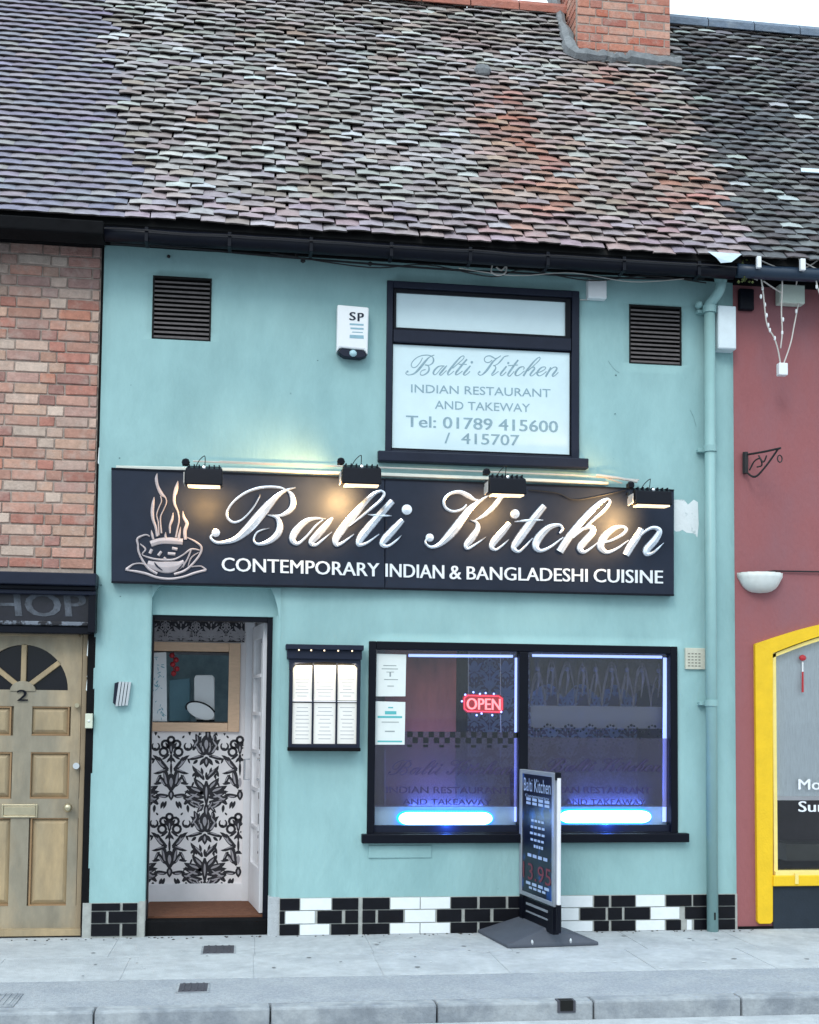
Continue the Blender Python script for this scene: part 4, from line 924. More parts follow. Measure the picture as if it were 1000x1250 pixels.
# floodlights
def flood(x0, y0, x1, y1, label, tilt=1.0, glow=1.0, gx=0.0):
    FY = -.34
    a, b, c, d = rc(x0, y0, x1, y1, FY-.05)
    cx, cz = (a+b)/2, (c+d)/2; W, H = (b-a)/2, (d-c)/2
    t = empty('floodlight', (cx, FY, cz), label, 'floodlight', 'black floodlights lighting the shop sign')
    # casing: wedge body, tilted so that the glass faces down and back to the sign
    def body(s, yo0, yo1): return MB().hexa([(cx-W*s, FY+yo0, cz-H), (cx+W*s, FY+yo0, cz-H), (cx+W*s, FY+yo0+.02, cz+H*.5), (cx-W*s, FY+yo0+.02, cz+H*.5)],
                                            [(cx-W*s, FY+yo1, cz-H*.9), (cx+W*s, FY+yo1, cz-H*.9), (cx+W*s*.9, FY+yo1-.02, cz+H*1.0), (cx-W*s*.9, FY+yo1-.02, cz+H*1.0)])
    mesh('casing', body(1, -.06, .07), m_black, t, bevel=.008)
    mesh('lens', MB().hexa([(cx-W*.86, FY-.05, cz-H-.010), (cx+W*.86, FY-.05, cz-H-.010), (cx+W*.86, FY-.05, cz-H+.004), (cx-W*.86, FY-.05, cz-H+.004)],
                           [(cx-W*.86, FY+.062, cz-H*.9-.010), (cx+W*.86, FY+.062, cz-H*.9-.010), (cx+W*.86, FY+.062, cz-H*.9+.004), (cx-W*.86, FY+.062, cz-H*.9+.004)]), m_warmlens, t)
    fn_ = MB()
    for i in range(7):
        xx = cx-W*.8+W*1.6*i/6; fn_.box(xx-.004, xx+.004, FY-.03, FY+.05, cz+H*.5, cz+H*.9)
    mesh('cooling_fin', fn_, m_black, t)
    mesh('bracket', MB().box(cx-W-.012, cx-W-.004, FY-.02, FY+.10, cz-H*.8, cz+H*.2), m_wire, t, bevel=.002)
    mesh('arm', MB().tube([(cx-W-.01, FY+.08, cz), (cx-W*.9, FY+.14, cz+.05), (cx-W*.7, FY+.25, cz+.065), (cx-W*.7, -.01, cz+.06)], .009, 6), m_iron, t)
    mesh('knuckle', MB().ball((cx-W*1.02, FY+.05, cz+H+.02), .028, 8).box(cx-W*1.2, cx-W*.9, FY+.02, FY+.08, cz+H+.0, cz+H+.03), m_black, t)
    mesh('flex', MB().tube(cr_([(cx-W*.5, FY+.05, cz+H*.8), (cx-W*.3, FY+.03, cz+H+.03), (cx-W*.05, FY+.02, cz+H+.06), (cx+W*.02, FY+.04, cz+H+.05), (cx, FY+.06, cz+H*.6)], 5), .003, 5), m_bcable, t)
    mesh('badge', MB().ball((cx-.0, FY-.035, cz+H*.62), .014, 8, (1, .6, 1)), m_chrome, t)
    l = bpy.data.lights.new('flood_beam', 'SPOT'); l.energy = 68*glow; l.color = (1, .60, .24); l.spot_size = rad(122); l.spot_blend = 1; l.shadow_soft_size = .05
    lo = bpy.data.objects.new('flood_beam', l); COL.objects.link(lo); lo.parent = t; lo.location = (gx, -.04, -H-.03)
    lo.rotation_euler = Vector((gx*1.3, .30, .0)).to_track_quat('-Z', 'Y').to_euler()
flood(226, 565, 272, 592, 'black floodlight above the steaming bowl emblem, leftmost of the four', 1, .38, .0)
flood(418, 564, 466, 591, 'black floodlight casting a warm glow above the letters lt of Balti', 1, 1.25, -.1)
flood(598, 577, 643, 603, 'black floodlight above the K of Kitchen, below the upper window sill', 1, .45, -.05)
flood(776, 593, 821, 616, 'black floodlight at the right end of the sign above the last letters', 1, .8, -.12)

# ------------------------------------------------------------------ wall fittings
# alarm box
t = empty('alarm_box', P(430, 435), 'white burglar alarm box lettered SP beside the upper window', 'alarm')
mesh('casing', MB().ppx([(411, 429), (415, 424), (445, 427), (449, 433), (450.5, 375), (412, 371.5)], -.085, -.0), m_white, t, bevel=.012)
mesh('strobe_surround', MB().ppx([(413, 430), (417, 425), (444, 428), (448, 434), (440, 437), (420, 435)], -.075, -.01), m_navy, t, bevel=.004)
mesh('strobe', MB().ball(P(431, 432, -.06), .032, 10, (1, 1, .9)), mat('pale_blue_lens', (.4, .6, .66), .25), t, smooth=True)
am = MB(); text(am, 'S', tquad(427, 381, 434, 391), -.0865, .03, .001); text(am, 'P', tquad(437, 382, 444, 392), -.0865, .03, .001); mesh('lettering', am, m_sign, t)
am = MB().rpx(427, 395, 444, 397, -.0867, -.085).rpx(428, 400, 444, 402, -.0867, -.085).rpx(430, 405, 443, 406, -.0867, -.085).rpx(427, 409, 444, 413, -.0867, -.085); mesh('small_print', am, mat('pale_blue_ink', (.25, .42, .5), .6), t)
# junction boxes
def jbox(x0, y0, x1, y1, d, label, m, name='junction_box', rnd=.008):
    v = rc(x0, y0, x1, y1, -d)
    t = empty(name, ((v[0]+v[1])/2, 0, v[2]), label, 'junction box')
    mesh('box_body', MB().box(v[0], v[1], -d, 0.001, v[2], v[3]), m, t, bevel=rnd)
    lm = MB().box(v[0]+.006, v[1]-.006, -d-.003, -d+.004, v[2]+.006, v[3]-.006); mesh('lid', lm, m, t, bevel=.003)
    return v, t
jbox(718, 341, 741, 364, .06, 'small square white junction box right of the upper window', m_white)
jbox(877, 373, 899, 426, .10, 'tall white box on the teal wall right of the downpipe top', mat('offwhite_plastic', (.66, .74, .78), .5))
jbox(952, 347, 983, 370, .08, 'pale green transformer box on the maroon wall under the eaves', mat('pale_green_plastic', (.58, .66, .58), .5))
jbox(903, 352, 921, 378, .04, 'small black box high on the maroon wall beside the tall white box', m_black)
for a, b, m in ((721, 366, m_wire),): 
    tag(mesh('wall_cable', MB().tube([P(741, 362, -.01), P(720, 366, -.01), P(708, 366, -.012)], .004, 5), m), 'short cable from the square junction box to the window head', 'cable')
sc_ = MB()
for a, b, r_ in ((146, 559, .007), (147, 728, .006), (700, 470, .006), (752, 458, .008), (751, 505, .006), (749, 560, .006), (655, 640, .004), (388, 440, .006), (160, 470, .004), (355, 480, .004), (608, 1085, .006)): sc_.ball(P(a, b, -.002), r_*.7, 6, (1.3, .6, 1))
m_scuff = mat('dark_scuff', (.13, .22, .23), .9, var=.3)
mesh('wall_scuffs', sc_, m_scuff, teal_b, kind='stuff')
def crack(pts_, w_=.0022):
    q_ = [tuple(P(a+random.uniform(-.6, .6), b+random.uniform(-.6, .6), -.0035)) for a, b in pts_]
    mesh('hairline_crack', MB().tube(cr_(q_, 3), [w_*random.uniform(.4, 1.2) for _ in range((len(q_)-1)*3+1)], 4), m_scuff, teal_b)
crack([(842, 500), (847, 510), (850, 521)], .0012); crack([(742, 440), (750, 450), (756, 455)], .0010)
crack([(125, 714), (118, 714), (110, 713)], .004)
# bare white patch
tag(mesh('bare_paint_patch', MB().ppx([(823, 694), (838, 697), (853, 695), (851, 660), (853, 640), (852, 613), (847, 610), (840, 616), (835, 610), (823, 610)], -.003, .002), m_oldwhite, teal_b), None)
# small ribbed wall plate left of door
t = empty('ribbed_plate', P(146, 846), 'small tilted ribbed metal plate on the teal wall left of the doorway', 'wall plate')
for i in range(4):
    x = 141+i*4.0
    mesh('rib', MB().ppx([(x, 862-i*.3), (x+3.0, 862-i*.3), (x+7.2, 832+i*.2), (x+4.2, 832+i*.2)], -.05+.004*i, -.004), m_chrome, t)
mesh('plate', MB().ppx([(138, 858), (141, 861), (146, 832), (140, 834)], -.045, 0.0), m_navy, t)
# doorbell
t = empty('doorbell', P(108, 880), 'cream doorbell on the black strip beside the pine door', 'doorbell')
v = rc(104, 871, 113, 889, -.03); mesh('casing', MB().box(v[0], v[1], -.035, .02, v[2], v[3]), mat('cream_plastic', (.6, .62, .5), .5), t, bevel=.004)
mesh('button', MB().ball(P(108.5, 880, -.037), .008, 8), m_white, t)

# downpipe
dp_ = empty('downpipe', P(868, 1136, -.07), 'teal painted downpipe running from the eaves to the pavement', 'downpipe')
Y = -.075; R0 = .040
xp = P(868, 750, Y).x
mesh('pipe', MB().tube([(xp, Y, GZ+.0), (xp, Y, P(868, 376, Y).z)], R0, 16), m_tealp, dp_, smooth=True)
mesh('swan_neck', MB().tube(cr_([(xp, Y, P(868, 380, Y).z), (xp, Y, P(868, 372, Y).z), tuple(P(873, 363, Y-.02)), tuple(P(878, 355, Y-.05)), tuple(P(880, 347, Y-.06)), tuple(P(880, 335, Y-.06))], 4), R0*.95, 14), m_tealp, dp_, smooth=True)
for y_, rr, hh in ((378, 1.25, .05), (548, 1.22, .045), (858, 1.22, .045)):
    z = P(868, y_, Y).z; mesh('collar', MB().tube([(xp, Y, z-hh/2), (xp, Y, z+hh/2)], R0*rr, 16), m_tealp, dp_, smooth=False)
    mesh('bracket_lug', MB().box(xp-.078, xp+.03, Y+.03, .0, z-.018, z+.008), m_tealp, dp_, bevel=.003)
z = P(880, 340, Y-.06).z; xh = P(880, 340, Y-.06).x
mesh('socket', MB().tube([(xh, Y-.06, z-.03), (xh, Y-.06, z+.0), (xh, Y-.06, z+.03), (xh, Y-.06, z+.055)], [R0*1.05, R0*1.2, R0*1.2, R0*1.3], 14), m_tealp, dp_, smooth=False)
mesh('shoe_slot', MB().box(xp-.004, xp+.008, Y-R0-.001, Y-R0+.01, P(868, 1122, Y).z, P(868, 1113, Y).z), m_vback, dp_)
tag(mesh('security_camera', MB().ball(P(853, 372, -.05), .03, 10, (1, 1.2, 1)).tube([P(853, 372, -.05), P(853, 374, 0)], .012, 6).tube([P(856, 380, -.02), P(866, 386, -.02)], .008, 6), m_tealp, None, smooth=True), 'small teal painted round fitting left of the downpipe top', 'wall fitting')

# menu case
MY = -.10
mc = empty('menu_case', P(396, 915, MY), 'black wall mounted menu case with six lit pages beside the doorway', 'menu case')
v = rc(353, 800, 440, 913, MY)
mesh('casing', MB().box(v[0], v[1], MY+.03, -.0, v[2], v[3]), m_black, mc, bevel=.003)
f = MB(); rect_frame(f, v, (.024, .024, .024, .02), MY, MY+.04); mesh('frame', f, m_navy, mc, bevel=.003)
for xx in (382, 411): a_ = P(xx, 858, MY+.005).x; mesh('upright_bar', MB().box(a_-.006, a_+.006, MY+.008, MY+.035, v[2]+.02, v[3]-.02), m_navy, mc)
if 1: a_ = P(396, 856, MY).z; mesh('cross_bar', MB().box(v[0]+.02, v[1]-.02, MY+.010, MY+.030, a_-.004, a_+.004), m_wpaint, mc)
xs_ = [357, 381, 383, 410, 412, 436]
for c in range(3):
    for (ya_, yb_) in ((812, 855), (858, 908)):
        q = rc(xs_[2*c], ya_, xs_[2*c+1], yb_, MY+.02)
        mesh('menu_page', MB().box(q[0], q[1], MY+.022, MY+.028, q[2], q[3]), m_menub, mc)
        lm = MB()
        for k in range(9):
            zz = q[3]-(q[3]-q[2])*(k+1.2)/10.5; hw = (q[1]-q[0])*random.uniform(.2, .38); cc = (q[0]+q[1])/2
            lm.box(cc-hw, cc+hw, MY+.0212, MY+.0222, zz-.0022, zz+.0022)
        mesh('menu_print', lm, mat('menu_ink', (.42, .42, .45), .7), mc)
hd = rc(349, 787, 444, 806, MY-.03)
mesh('canopy', MB().box(hd[0], hd[1], MY-.045, 0, hd[3]-.035, hd[3]+.0).box(hd[0]+.01, hd[1]-.01, MY-.02, 0, hd[2]+.008, hd[3]-.035), m_navy, mc, bevel=.004)
arch = [(353, 798), (440, 799), (440, 818)]+[(438-3*i, 818-8*math.sin(min(1, i/3)*math.pi/2)) for i in range(4)]+[(396, 808)]+[(365-3*i, 810+8*(1-math.cos(i/3*math.pi/2))) for i in range(4)]+[(353, 818)]
mesh('arched_header', MB().ppx(arch, MY-.006, MY+.008), m_navy, mc, bevel=.002)
for i, xx in enumerate((365, 380, 396, 413, 430)): mesh('canopy_hole', MB().ball(P(xx, 793.5+i*.3, MY-.046), .006, 8, (1, .4, 1)), m_warmlens, mc)
mesh('bottom_ledge', MB().box(v[0]-.005, v[1]+.005, MY-.01, 0, v[2]-.022, v[2]+.002), m_soot, mc, bevel=.004)
l = bpy.data.lights.new('menu_light', 'AREA'); l.shape = 'RECTANGLE'; l.size = .42; l.size_y = .03; l.energy = .9; l.color = (1, .8, .5)
lo = bpy.data.objects.new('menu_light', l); COL.objects.link(lo); lo.parent = mc; lo.location = (0, -.02, v[3]-.06-WL[mc.name].z); lo.rotation_euler = (rad(25), 0, 0)

# ------------------------------------------------------------------ pavement sign
pA, pB = G(620, 1158, GZ), G(731, 1154, GZ)           # near end of the rubber base
pC = G(582, 1138, GZ)
ax = (pC-pA); axl = max(.55, min(.8, ax.length)); ax = Vector((ax.x, ax.y, 0)).normalized()*axl
pD = pB+ax
rid_h = .115
near_mid = (pA+pB)/2+ax*.06; 
rt0 = G(668, 1132, GZ+rid_h); rt1 = rt0+ax*.93
ps = empty('pavement_sign', (near_mid+ax*.5), 'tall narrow pavement sign with blue poster on a black rubber base', 'pavement sign')
bm_ = MB(); up = Vector((0, 0, .022))
V = [pA, pB, pD, pC, pA+up, pB+up, pD+up, pC+up, rt0, rt1]
bm_.add(V, [(0, 1, 5, 4), (1, 2, 6, 5), (2, 3, 7, 6), (3, 0, 4, 7), (4, 5, 8), (5, 6, 9, 8), (6, 7, 9), (7, 4, 8, 9), (3, 2, 1, 0)])
mesh('rubber_base', bm_, m_rubl, ps, bevel=.006)
for u_ in (.24, .72):
    q_ = (pA+up).lerp(pB+up, u_); q_ = q_.lerp(rt0, .12); mesh('bolt', MB().ball(q_+Vector((0, -.004, .0)), .014, 8, (.8, .5, 1.3)), m_chrome, ps)
# panel stands on the ridge, running the same way
du = (rt1-rt0).normalized(); dn = Vector((-du.y, du.x, 0))
nr = rt0.lerp(rt1, .30)                               # near-right post foot
def depth_at(px_):                                    # point on the panel's vertical plane seen at that photo column
    r = ray(px_, 1000); # solve CAM + r t on plane through nr with normal dn
    return (nr-CAM).dot(dn)/r.dot(dn)
def PP(px_, py_):
    r = ray(px_, py_); return CAM+r*((nr-CAM).dot(dn)/r.dot(dn))
# choose the plane so that it passes through the ridge
e0 = PP(680, 1000); e1 = PP(637, 1000)
a0, a1 = (Vector((e0.x, e0.y, 0)), Vector((e1.x, e1.y, 0)))
zt = .5*(PP(680, 949).z+PP(637, 934).z); zbm = .5*(PP(672, 1108).z+PP(641, 1089).z)
wv = a1-a0
print('panel width', wv.length, 'z', zbm-GZ, zt-GZ, 'base', ax.length, (pB-pA).length, 'nr', nr, a0, a1)
def pbox(mb, s0, s1, z0, z1, t0, t1):
    a = [a0+wv*s0+dn*t0, a0+wv*s1+dn*t0, a0+wv*s1+dn*t1, a0+wv*s0+dn*t1]
    return mb.add([(p.x, p.y, z0) for p in a]+[(p.x, p.y, z1) for p in a], [(0, 1, 2, 3), (7, 6, 5, 4), (0, 4, 5, 1), (1, 5, 6, 2), (2, 6, 7, 3), (3, 7, 4, 0)])
# which side faces the camera
sgnf = 1 if dn.dot(CAM-a0) > 0 else -1
m_alu = mat('dull_aluminium', (.33, .36, .41), .45, metal=.4, var=.1)
mb = MB(); pbox(mb, -.0, .07, zbm, zt, -.02, .02); pbox(mb, .93, 1, zbm, zt, -.02, .02); pbox(mb, .07, .93, zt-.028, zt, -.018, .018); pbox(mb, .07, .93, zbm, zbm+.028, -.018, .018)
mesh('panel_frame', mb, m_alu, ps, bevel=.004)
mb = MB(); pbox(mb, .07, .93, zbm+.028, zt-.028, -.010, .012)
m_poster = mat('dark_blue_poster', (.004, .007, .022), .35, var=.1, col2=(.01, .10, .42), stain=1, sscale=2.6, thr=(.50, .64), spec=.3)
mesh('poster', mb, m_poster, ps)
zr_ = GZ+rid_h*.8
mb = MB(); pbox(mb, .02, .12, zr_, zbm, -.02, .02); mesh('spring_post', mb, m_black, ps); mb = MB(); pbox(mb, .88, .98, zr_, zbm, -.02, .02); mesh('spring_post', mb, m_black, ps)
mb = MB(); pbox(mb, .12, .88, zr_, zbm-.012, -.012, .010); mesh('lower_plate', mb, m_black, ps)
mb = MB(); pbox(mb, .2, .8, zbm-.055, zbm-.040, -.016, .016); mesh('plate_stripe', mb, m_alu, ps)
mb = MB(); pbox(mb, .2, .8, zbm-.105, zbm-.095, -.016, .016); mesh('plate_stripe', mb, m_alu, ps)
mesh('side_post', MB().tube([a0-wv*.05+Vector((0, 0, zbm+.01)), a0-wv*.05+Vector((0, 0, zt-.03))], .014, 8), m_wpaint, ps)
mesh('end_cap', MB().tube([a0-wv*.03+Vector((0, 0, zt-.045)), a0-wv*.03+Vector((0, 0, zt+.006))], .021, 8), m_black, ps)
mesh('end_cap', MB().tube([a0-wv*.05+Vector((0, 0, zbm-.16)), a0-wv*.05+Vector((0, 0, zbm+.02))], .018, 8), m_black, ps)
def ptext(mb, s, s0, s1, z0, z1, bold=.01):
    v, f = textmesh(s, 0); o = len(mb.v)
    for a, b in v:
        p = a0+wv*((s1+(s0-s1)*a))+dn*(.0145*sgnf); mb.v.append((p.x, p.y, z0+(z1-z0)*b))
    for g_ in f: mb.f.append(tuple(o+i for i in g_))
HH = zt-zbm
tm = MB(); ptext(tm, 'Balti Kitchen', .12, .88, zt-.145, zt-.055, .02); 
ptext(tm, 'Contemporary', .16, .84, zt-.19, zt-.165)
for k_, (s0, s1, q_, h_) in enumerate([(.15, .85, .24, .02), (.15, .85, .27, .018), (.3, .68, .40, .016), (.28, .7, .45, .016), (.28, .72, .50, .016), (.3, .7, .55, .016), (.32, .6, .60, .02), (.2, .8, .68, .022), (.15, .85, .90, .02), (.25, .75, .93, .016)]):
    z = zt-HH*q_; n_ = 4
    for i in range(n_):
        u0 = s0+(s1-s0)*i/n_; u1 = u0+(s1-s0)/n_*.75; mb2 = a0+wv*u0+dn*.0145*sgnf; mb3 = a0+wv*u1+dn*.0145*sgnf
        o = len(tm.v); tm.v += [(mb2.x, mb2.y, z), (mb3.x, mb3.y, z), (mb3.x, mb3.y, z+h_), (mb2.x, mb2.y, z+h_)]; tm.f.append((o, o+1, o+2, o+3))
mesh('poster_text', tm, mat('pale_blue_print', (.36, .46, .66), .5), ps)
tm = MB(); ptext(tm, '13.95', .1, .9, zt-HH*.86, zt-HH*.73, .02); mesh('price', tm, mat('dull_red_print', (.16, .025, .045), .5), ps)

# ------------------------------------------------------------------ brick pieces
BR = [(.40, .215, .16), (.41, .225, .17), (.45, .26, .19), (.47, .30, .22), (.37, .165, .125), (.42, .24, .185), (.47, .33, .26), (.50, .385, .31), (.33, .17, .14), (.39, .27, .22), (.42, .19, .13), (.38, .23, .19)]
BR = [tuple(v*f for v, f in zip(c, (1.12, 1.10, 1.12))) for c in BR]
def brick_mesh(L_, H_, D_, nm, m, seed):
    rnd = random.Random(seed); mb = MB()
    mb.box(-L_/2, L_/2, 0, D_, -H_/2, H_/2)
    mb.v = [(x+rnd.uniform(-.003, .003), y+rnd.uniform(-.0025, .0025) if y == 0 else y, z+rnd.uniform(-.003, .003)) for x, y, z in mb.v]
    me = bpy.data.meshes.new(nm); me.from_pydata(mb.v, [], mb.f); me.materials.append(m)
    b = None
    return me
bevel_b = .004
def bev(o, w=.004):
    b = o.modifiers.new('bevel', 'BEVEL'); b.width = w; b.segments = 1; return o
BM = {(k, s): brick_mesh({'s': .212, 'h': .102}[k], .064, .05, 'brick', m_brick, s) for k in 'sh' for s in range(5)}
def merged(name, items, m, parent):           # items: (verts, faces, colour)
    V, F, C_ = [], [], []
    for v, f, c in items:
        o = len(V); V += v; F += [tuple(i+o for i in q) for q in f]; C_ += [(*c, 1)]*len(v)
    me = bpy.data.meshes.new(name); at = WL[parent.name]
    me.from_pydata([(a-at.x, b-at.y, c-at.z) for a, b, c in V], [], F)
    ca = me.color_attributes.new('Col', 'FLOAT_COLOR', 'POINT'); ca.data.foreach_set('color', [x for c in C_ for x in c])
    me.materials.append(m)
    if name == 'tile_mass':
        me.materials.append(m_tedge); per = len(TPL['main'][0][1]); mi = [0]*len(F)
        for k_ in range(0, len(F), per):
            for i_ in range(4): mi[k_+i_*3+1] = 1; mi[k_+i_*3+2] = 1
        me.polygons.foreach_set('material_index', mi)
    o = bpy.data.objects.new(name, me); link(o, parent, at); o['kind'] = 'stuff'; return o
def lay_bricks(parent, x0, x1, z0, z1, y, frame_test, tone=lambda c, x, z: c, H=.075, side=None, skip=None, maxobj=300, bond='flemish'):
    """courses of bricks on the plane y (or on a side wall x=side going back in y)"""
    items = []; r = 0; z = z1-H/2; nobj = 0
    while z > z0+H*.3:
        x = x1 if r % 2 == 0 else x1+.056; k = r % 2
        while x > x0-.01:
            kind = 's' if (k % 2 == 0) else 'h'
            if bond == 'stretcher': kind = 's'
            L_ = .223 if kind == 's' else .113; a, b = max(x0, x-L_), min(x1, x); 
            if b-a > .03 and not (skip and skip((a+b)/2, z)):
                c = tone(random.choice(BR), (a+b)/2, z); s = random.randrange(5); cx_ = (a+b)/2; jz = random.uniform(-.002, .002); jy = random.uniform(-.004, .003)
                sc = (b-a-.011)/(.212 if kind == 's' else .102)
                loc = (cx_, y+jy, z+jz) if side is None else (side, cx_, z+jz)
                rot = (0, random.uniform(-.008, .008), 0) if side is None else (0, 0, rad(-90))
                if frame_test(Vector(loc)) and nobj < maxobj:
                    o = inst('brick', BM[(kind, s)], parent, loc, rot, c); o.scale.x = sc; bev(o); nobj += 1
                else:
                    me = BM[(kind, s)]; 
                    if side is None: vs = [(v.co.x*sc+loc[0], v.co.y+loc[1], v.co.z+loc[2]) for v in me.vertices]
                    else: vs = [(loc[0]+v.co.y, loc[1]-v.co.x*sc, v.co.z+loc[2]) for v in me.vertices]
                    items.append((vs, [tuple(p.vertices) for p in me.polygons], c))
            x -= L_; k += 1
        z -= H; r += 1
    if items: merged('brick_mass', items, m_brick_v, parent)
def inframe(p, m=6): a, b = proj(p); return -m < a < 1000+m and -m < b < 1250+m

# ------------------------------------------------------------------ brick house (left)
bw = empty('wall', (XL-1.5, .02, GZ), parent=brick_b)
zb1 = P(60, 699, .0).z; zt1_ = ze(XL-.5)+.02
door_l = [P(-46, 950, .1).x, P(104, 950, .1).x]
gapx = P(120, 500, .0).x
mesh('mortar', MB().box(XW0, gapx, .028, .2, zb1, zt1_+.1).box(XW0, P(-60, 950).x-.05, .028, .2, GZ-.1, zb1), m_mortar, bw)
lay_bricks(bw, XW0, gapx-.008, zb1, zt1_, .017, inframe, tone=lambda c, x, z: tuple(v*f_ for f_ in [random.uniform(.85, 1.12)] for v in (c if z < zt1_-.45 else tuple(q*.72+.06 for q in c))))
lay_bricks(bw, XW0, P(-60, 950).x-.06, GZ, zb1, .017, inframe)
mesh('black_gap_strip', MB().box(gapx-.004, XL+.004, .012, .06, zb1-.02, zt1_+.1), m_soot, brick_b)
# peeling white flecks along the gap and door post
pf = MB()
for (a, b, c, d) in ((119.5, 545, 122.5, 565), (119.5, 615, 122.5, 640), (106, 778, 110, 800), (107, 803, 110, 818), (105, 828, 108, 842), (103, 955, 106, 968), (103, 985, 105, 996), (106, 820, 110, 826)):
    pf.ppx([(a, d), ((a+c)/2, d+2), (c, (b+d)/2), (c-.8, b), ((a+c)/2-.3, b+2)], .002, .02)
mesh('peeling_paint', pf, m_oldwhite, brick_b)
# shop fascia above the pine door
fc = empty('old_fascia', P(60, 770, -.1), 'black timber fascia over the pine door with ghosted grey lettering', 'shop sign')
def molding(y0px, y1px, ya, m=m_navy, name='moulding', x0=-120, x1=117):
    v = rc(x0, y0px, x1, y1px, ya); mesh(name, MB().box(v[0], v[1], ya, .03, v[2], v[3]), m, fc, bevel=.006)
molding(697, 712, -.16); molding(713, 718, -.11, m_black); molding(719, 724, -.10)
v = rc(-120, 724, 110, 763, -.04); mesh('board', MB().box(v[0], v[1], -.04, .03, v[2], v[3]), mat('black_signboard', (.012, .012, .02), .4, var=.4, vscale=12), fc)
molding(757, 762, -.075, mat('worn_black_paint', (.16, .18, .22), .6, var=.3, col2=(.01, .01, .015), stain=1, sscale=14, thr=(.45, .5)), 'lower_bead', x1=108); molding(763, 772, -.06, m_black, 'lower_rail', x1=112)
v = rc(108, 700, 117, 772, -.09); mesh('end_block', MB().box(v[0], v[1], -.09, .03, v[2], v[3]), m_black, fc, bevel=.003)
tm = MB(); text(tm, 'SHOP', tquad(-36, 723, 106, 752, 1), -.042, .03, .002, slant=-.02)
mesh('ghost_letters', tm, mat('ghosted_grey_lettering', (.07, .08, .10), .6, var=.8, vscale=18), fc)
# pine door
DY = .09
dr = empty('front_door', P(28, 1142, DY), parent=brick_b)
fx0, fx1 = P(-44, 950, DY).x, P(84, 950, DY).x
mesh('dark_hall', MB().rpx(-70, 765, 106, 1143, .16, .19), m_soot, brick_b)
mesh('door_surround', MB().rpx(97, 771, 103, 1142, DY-.035, .155), mat('pine_frame', (.29, .22, .14), .6, var=.2, vscale=8, stretch=(1, 1, .3)), brick_b, bevel=.004)
mesh('door_surround', MB().rpx(-62, 771, -46, 1142, DY-.035, .155).rpx(-46, 771, 97, 776, DY-.033, .155), MATS['pine_frame'], brick_b, bevel=.004)
mesh('step', MB().rpx(-62, 1135, 104, 1143, DY-.05, .155), m_pinep, brick_b)
mesh('black_post', MB().rpx(103, 772, 113, 1142, .0, .12), m_soot, brick_b, bevel=.003)
xL_, xR_ = -46, 96.5
# leaf: stiles, rails, fanlight head with arched opening
lf = MB()
def R_(x0, y0, x1, y1, a=DY, b=DY+.05): lf.rpx(x0, y0, x1, y1, a, b)
R_(xL_, 898, xR_, 918); R_(xL_, 975, xR_, 998.5); R_(xL_, 1106, xR_, 1138); R_(xL_, 842, xR_, 862)
R_(xL_, 775, -28, 1138, DY+.0005, DY+.0495); R_(84.5, 775, 96.5, 1138, DY+.0005, DY+.0495); R_(13.5, 862, 36, 1107, DY+.0005, DY+.0495)
c = P(28, 842, DY); rr = P(83, 842, DY).x-c.x; rz = P(28, 787, DY).z-c.z
topz = P(28, 776, DY).z; x0_ = P(xL_, 800, DY).x; x1_ = P(xR_, 800, DY).x
na = 24
for i in range(na):
    t0, t1 = math.pi*i/na, math.pi*(i+1)/na
    q0 = (c.x+rr*math.cos(t0), c.z+rz*math.sin(t0)); q1 = (c.x+rr*math.cos(t1), c.z+rz*math.sin(t1))
    lf.prism([(q1[0], q1[1]), (q0[0], q0[1]), (q0[0], topz), (q1[0], topz)], DY, DY+.05)
lf.box(x0_, c.x-rr, DY, DY+.05, c.z, topz).box(c.x+rr, x1_, DY, DY+.05, c.z, topz)
mesh('leaf', lf, m_pine, dr)
for a_ in (90, 38, 142):
    t_ = rad(a_); p1 = Vector((c.x+rr*1.02*math.cos(t_), DY+.02, c.z+rz*1.02*math.sin(t_))); p0 = Vector((c.x, DY+.02, c.z))
    d_ = (p1-p0).normalized(); n_ = Vector((-d_.z, 0, d_.x))*.017
    mesh('glazing_bar', MB().hexa([p0-n_-Vector((0, .02, 0)), p0+n_-Vector((0, .02, 0)), p1+n_-Vector((0, .02, 0)), p1-n_-Vector((0, .02, 0))], [p0-n_+Vector((0, .02, 0)), p0+n_+Vector((0, .02, 0)), p1+n_+Vector((0, .02, 0)), p1-n_+Vector((0, .02, 0))]), m_pinep, dr, bevel=.003)
hub = MB().prism([(c.x+.085*math.cos(i/12*math.pi), c.z-.01+.07*math.sin(i/12*math.pi)) for i in range(12, -1, -1)], DY-.008, DY+.03); mesh('fan_hub', hub, m_pine, dr, bevel=.003)
mesh('fanlight_pane', MB().prism([(c.x+rr*math.cos(i/na*math.pi), c.z+rz*math.sin(i/na*math.pi)) for i in range(na, -1, -1)], DY+.03, DY+.034), mat('black_glass', (.006, .006, .01), .12, var=0, spec=.35), dr)
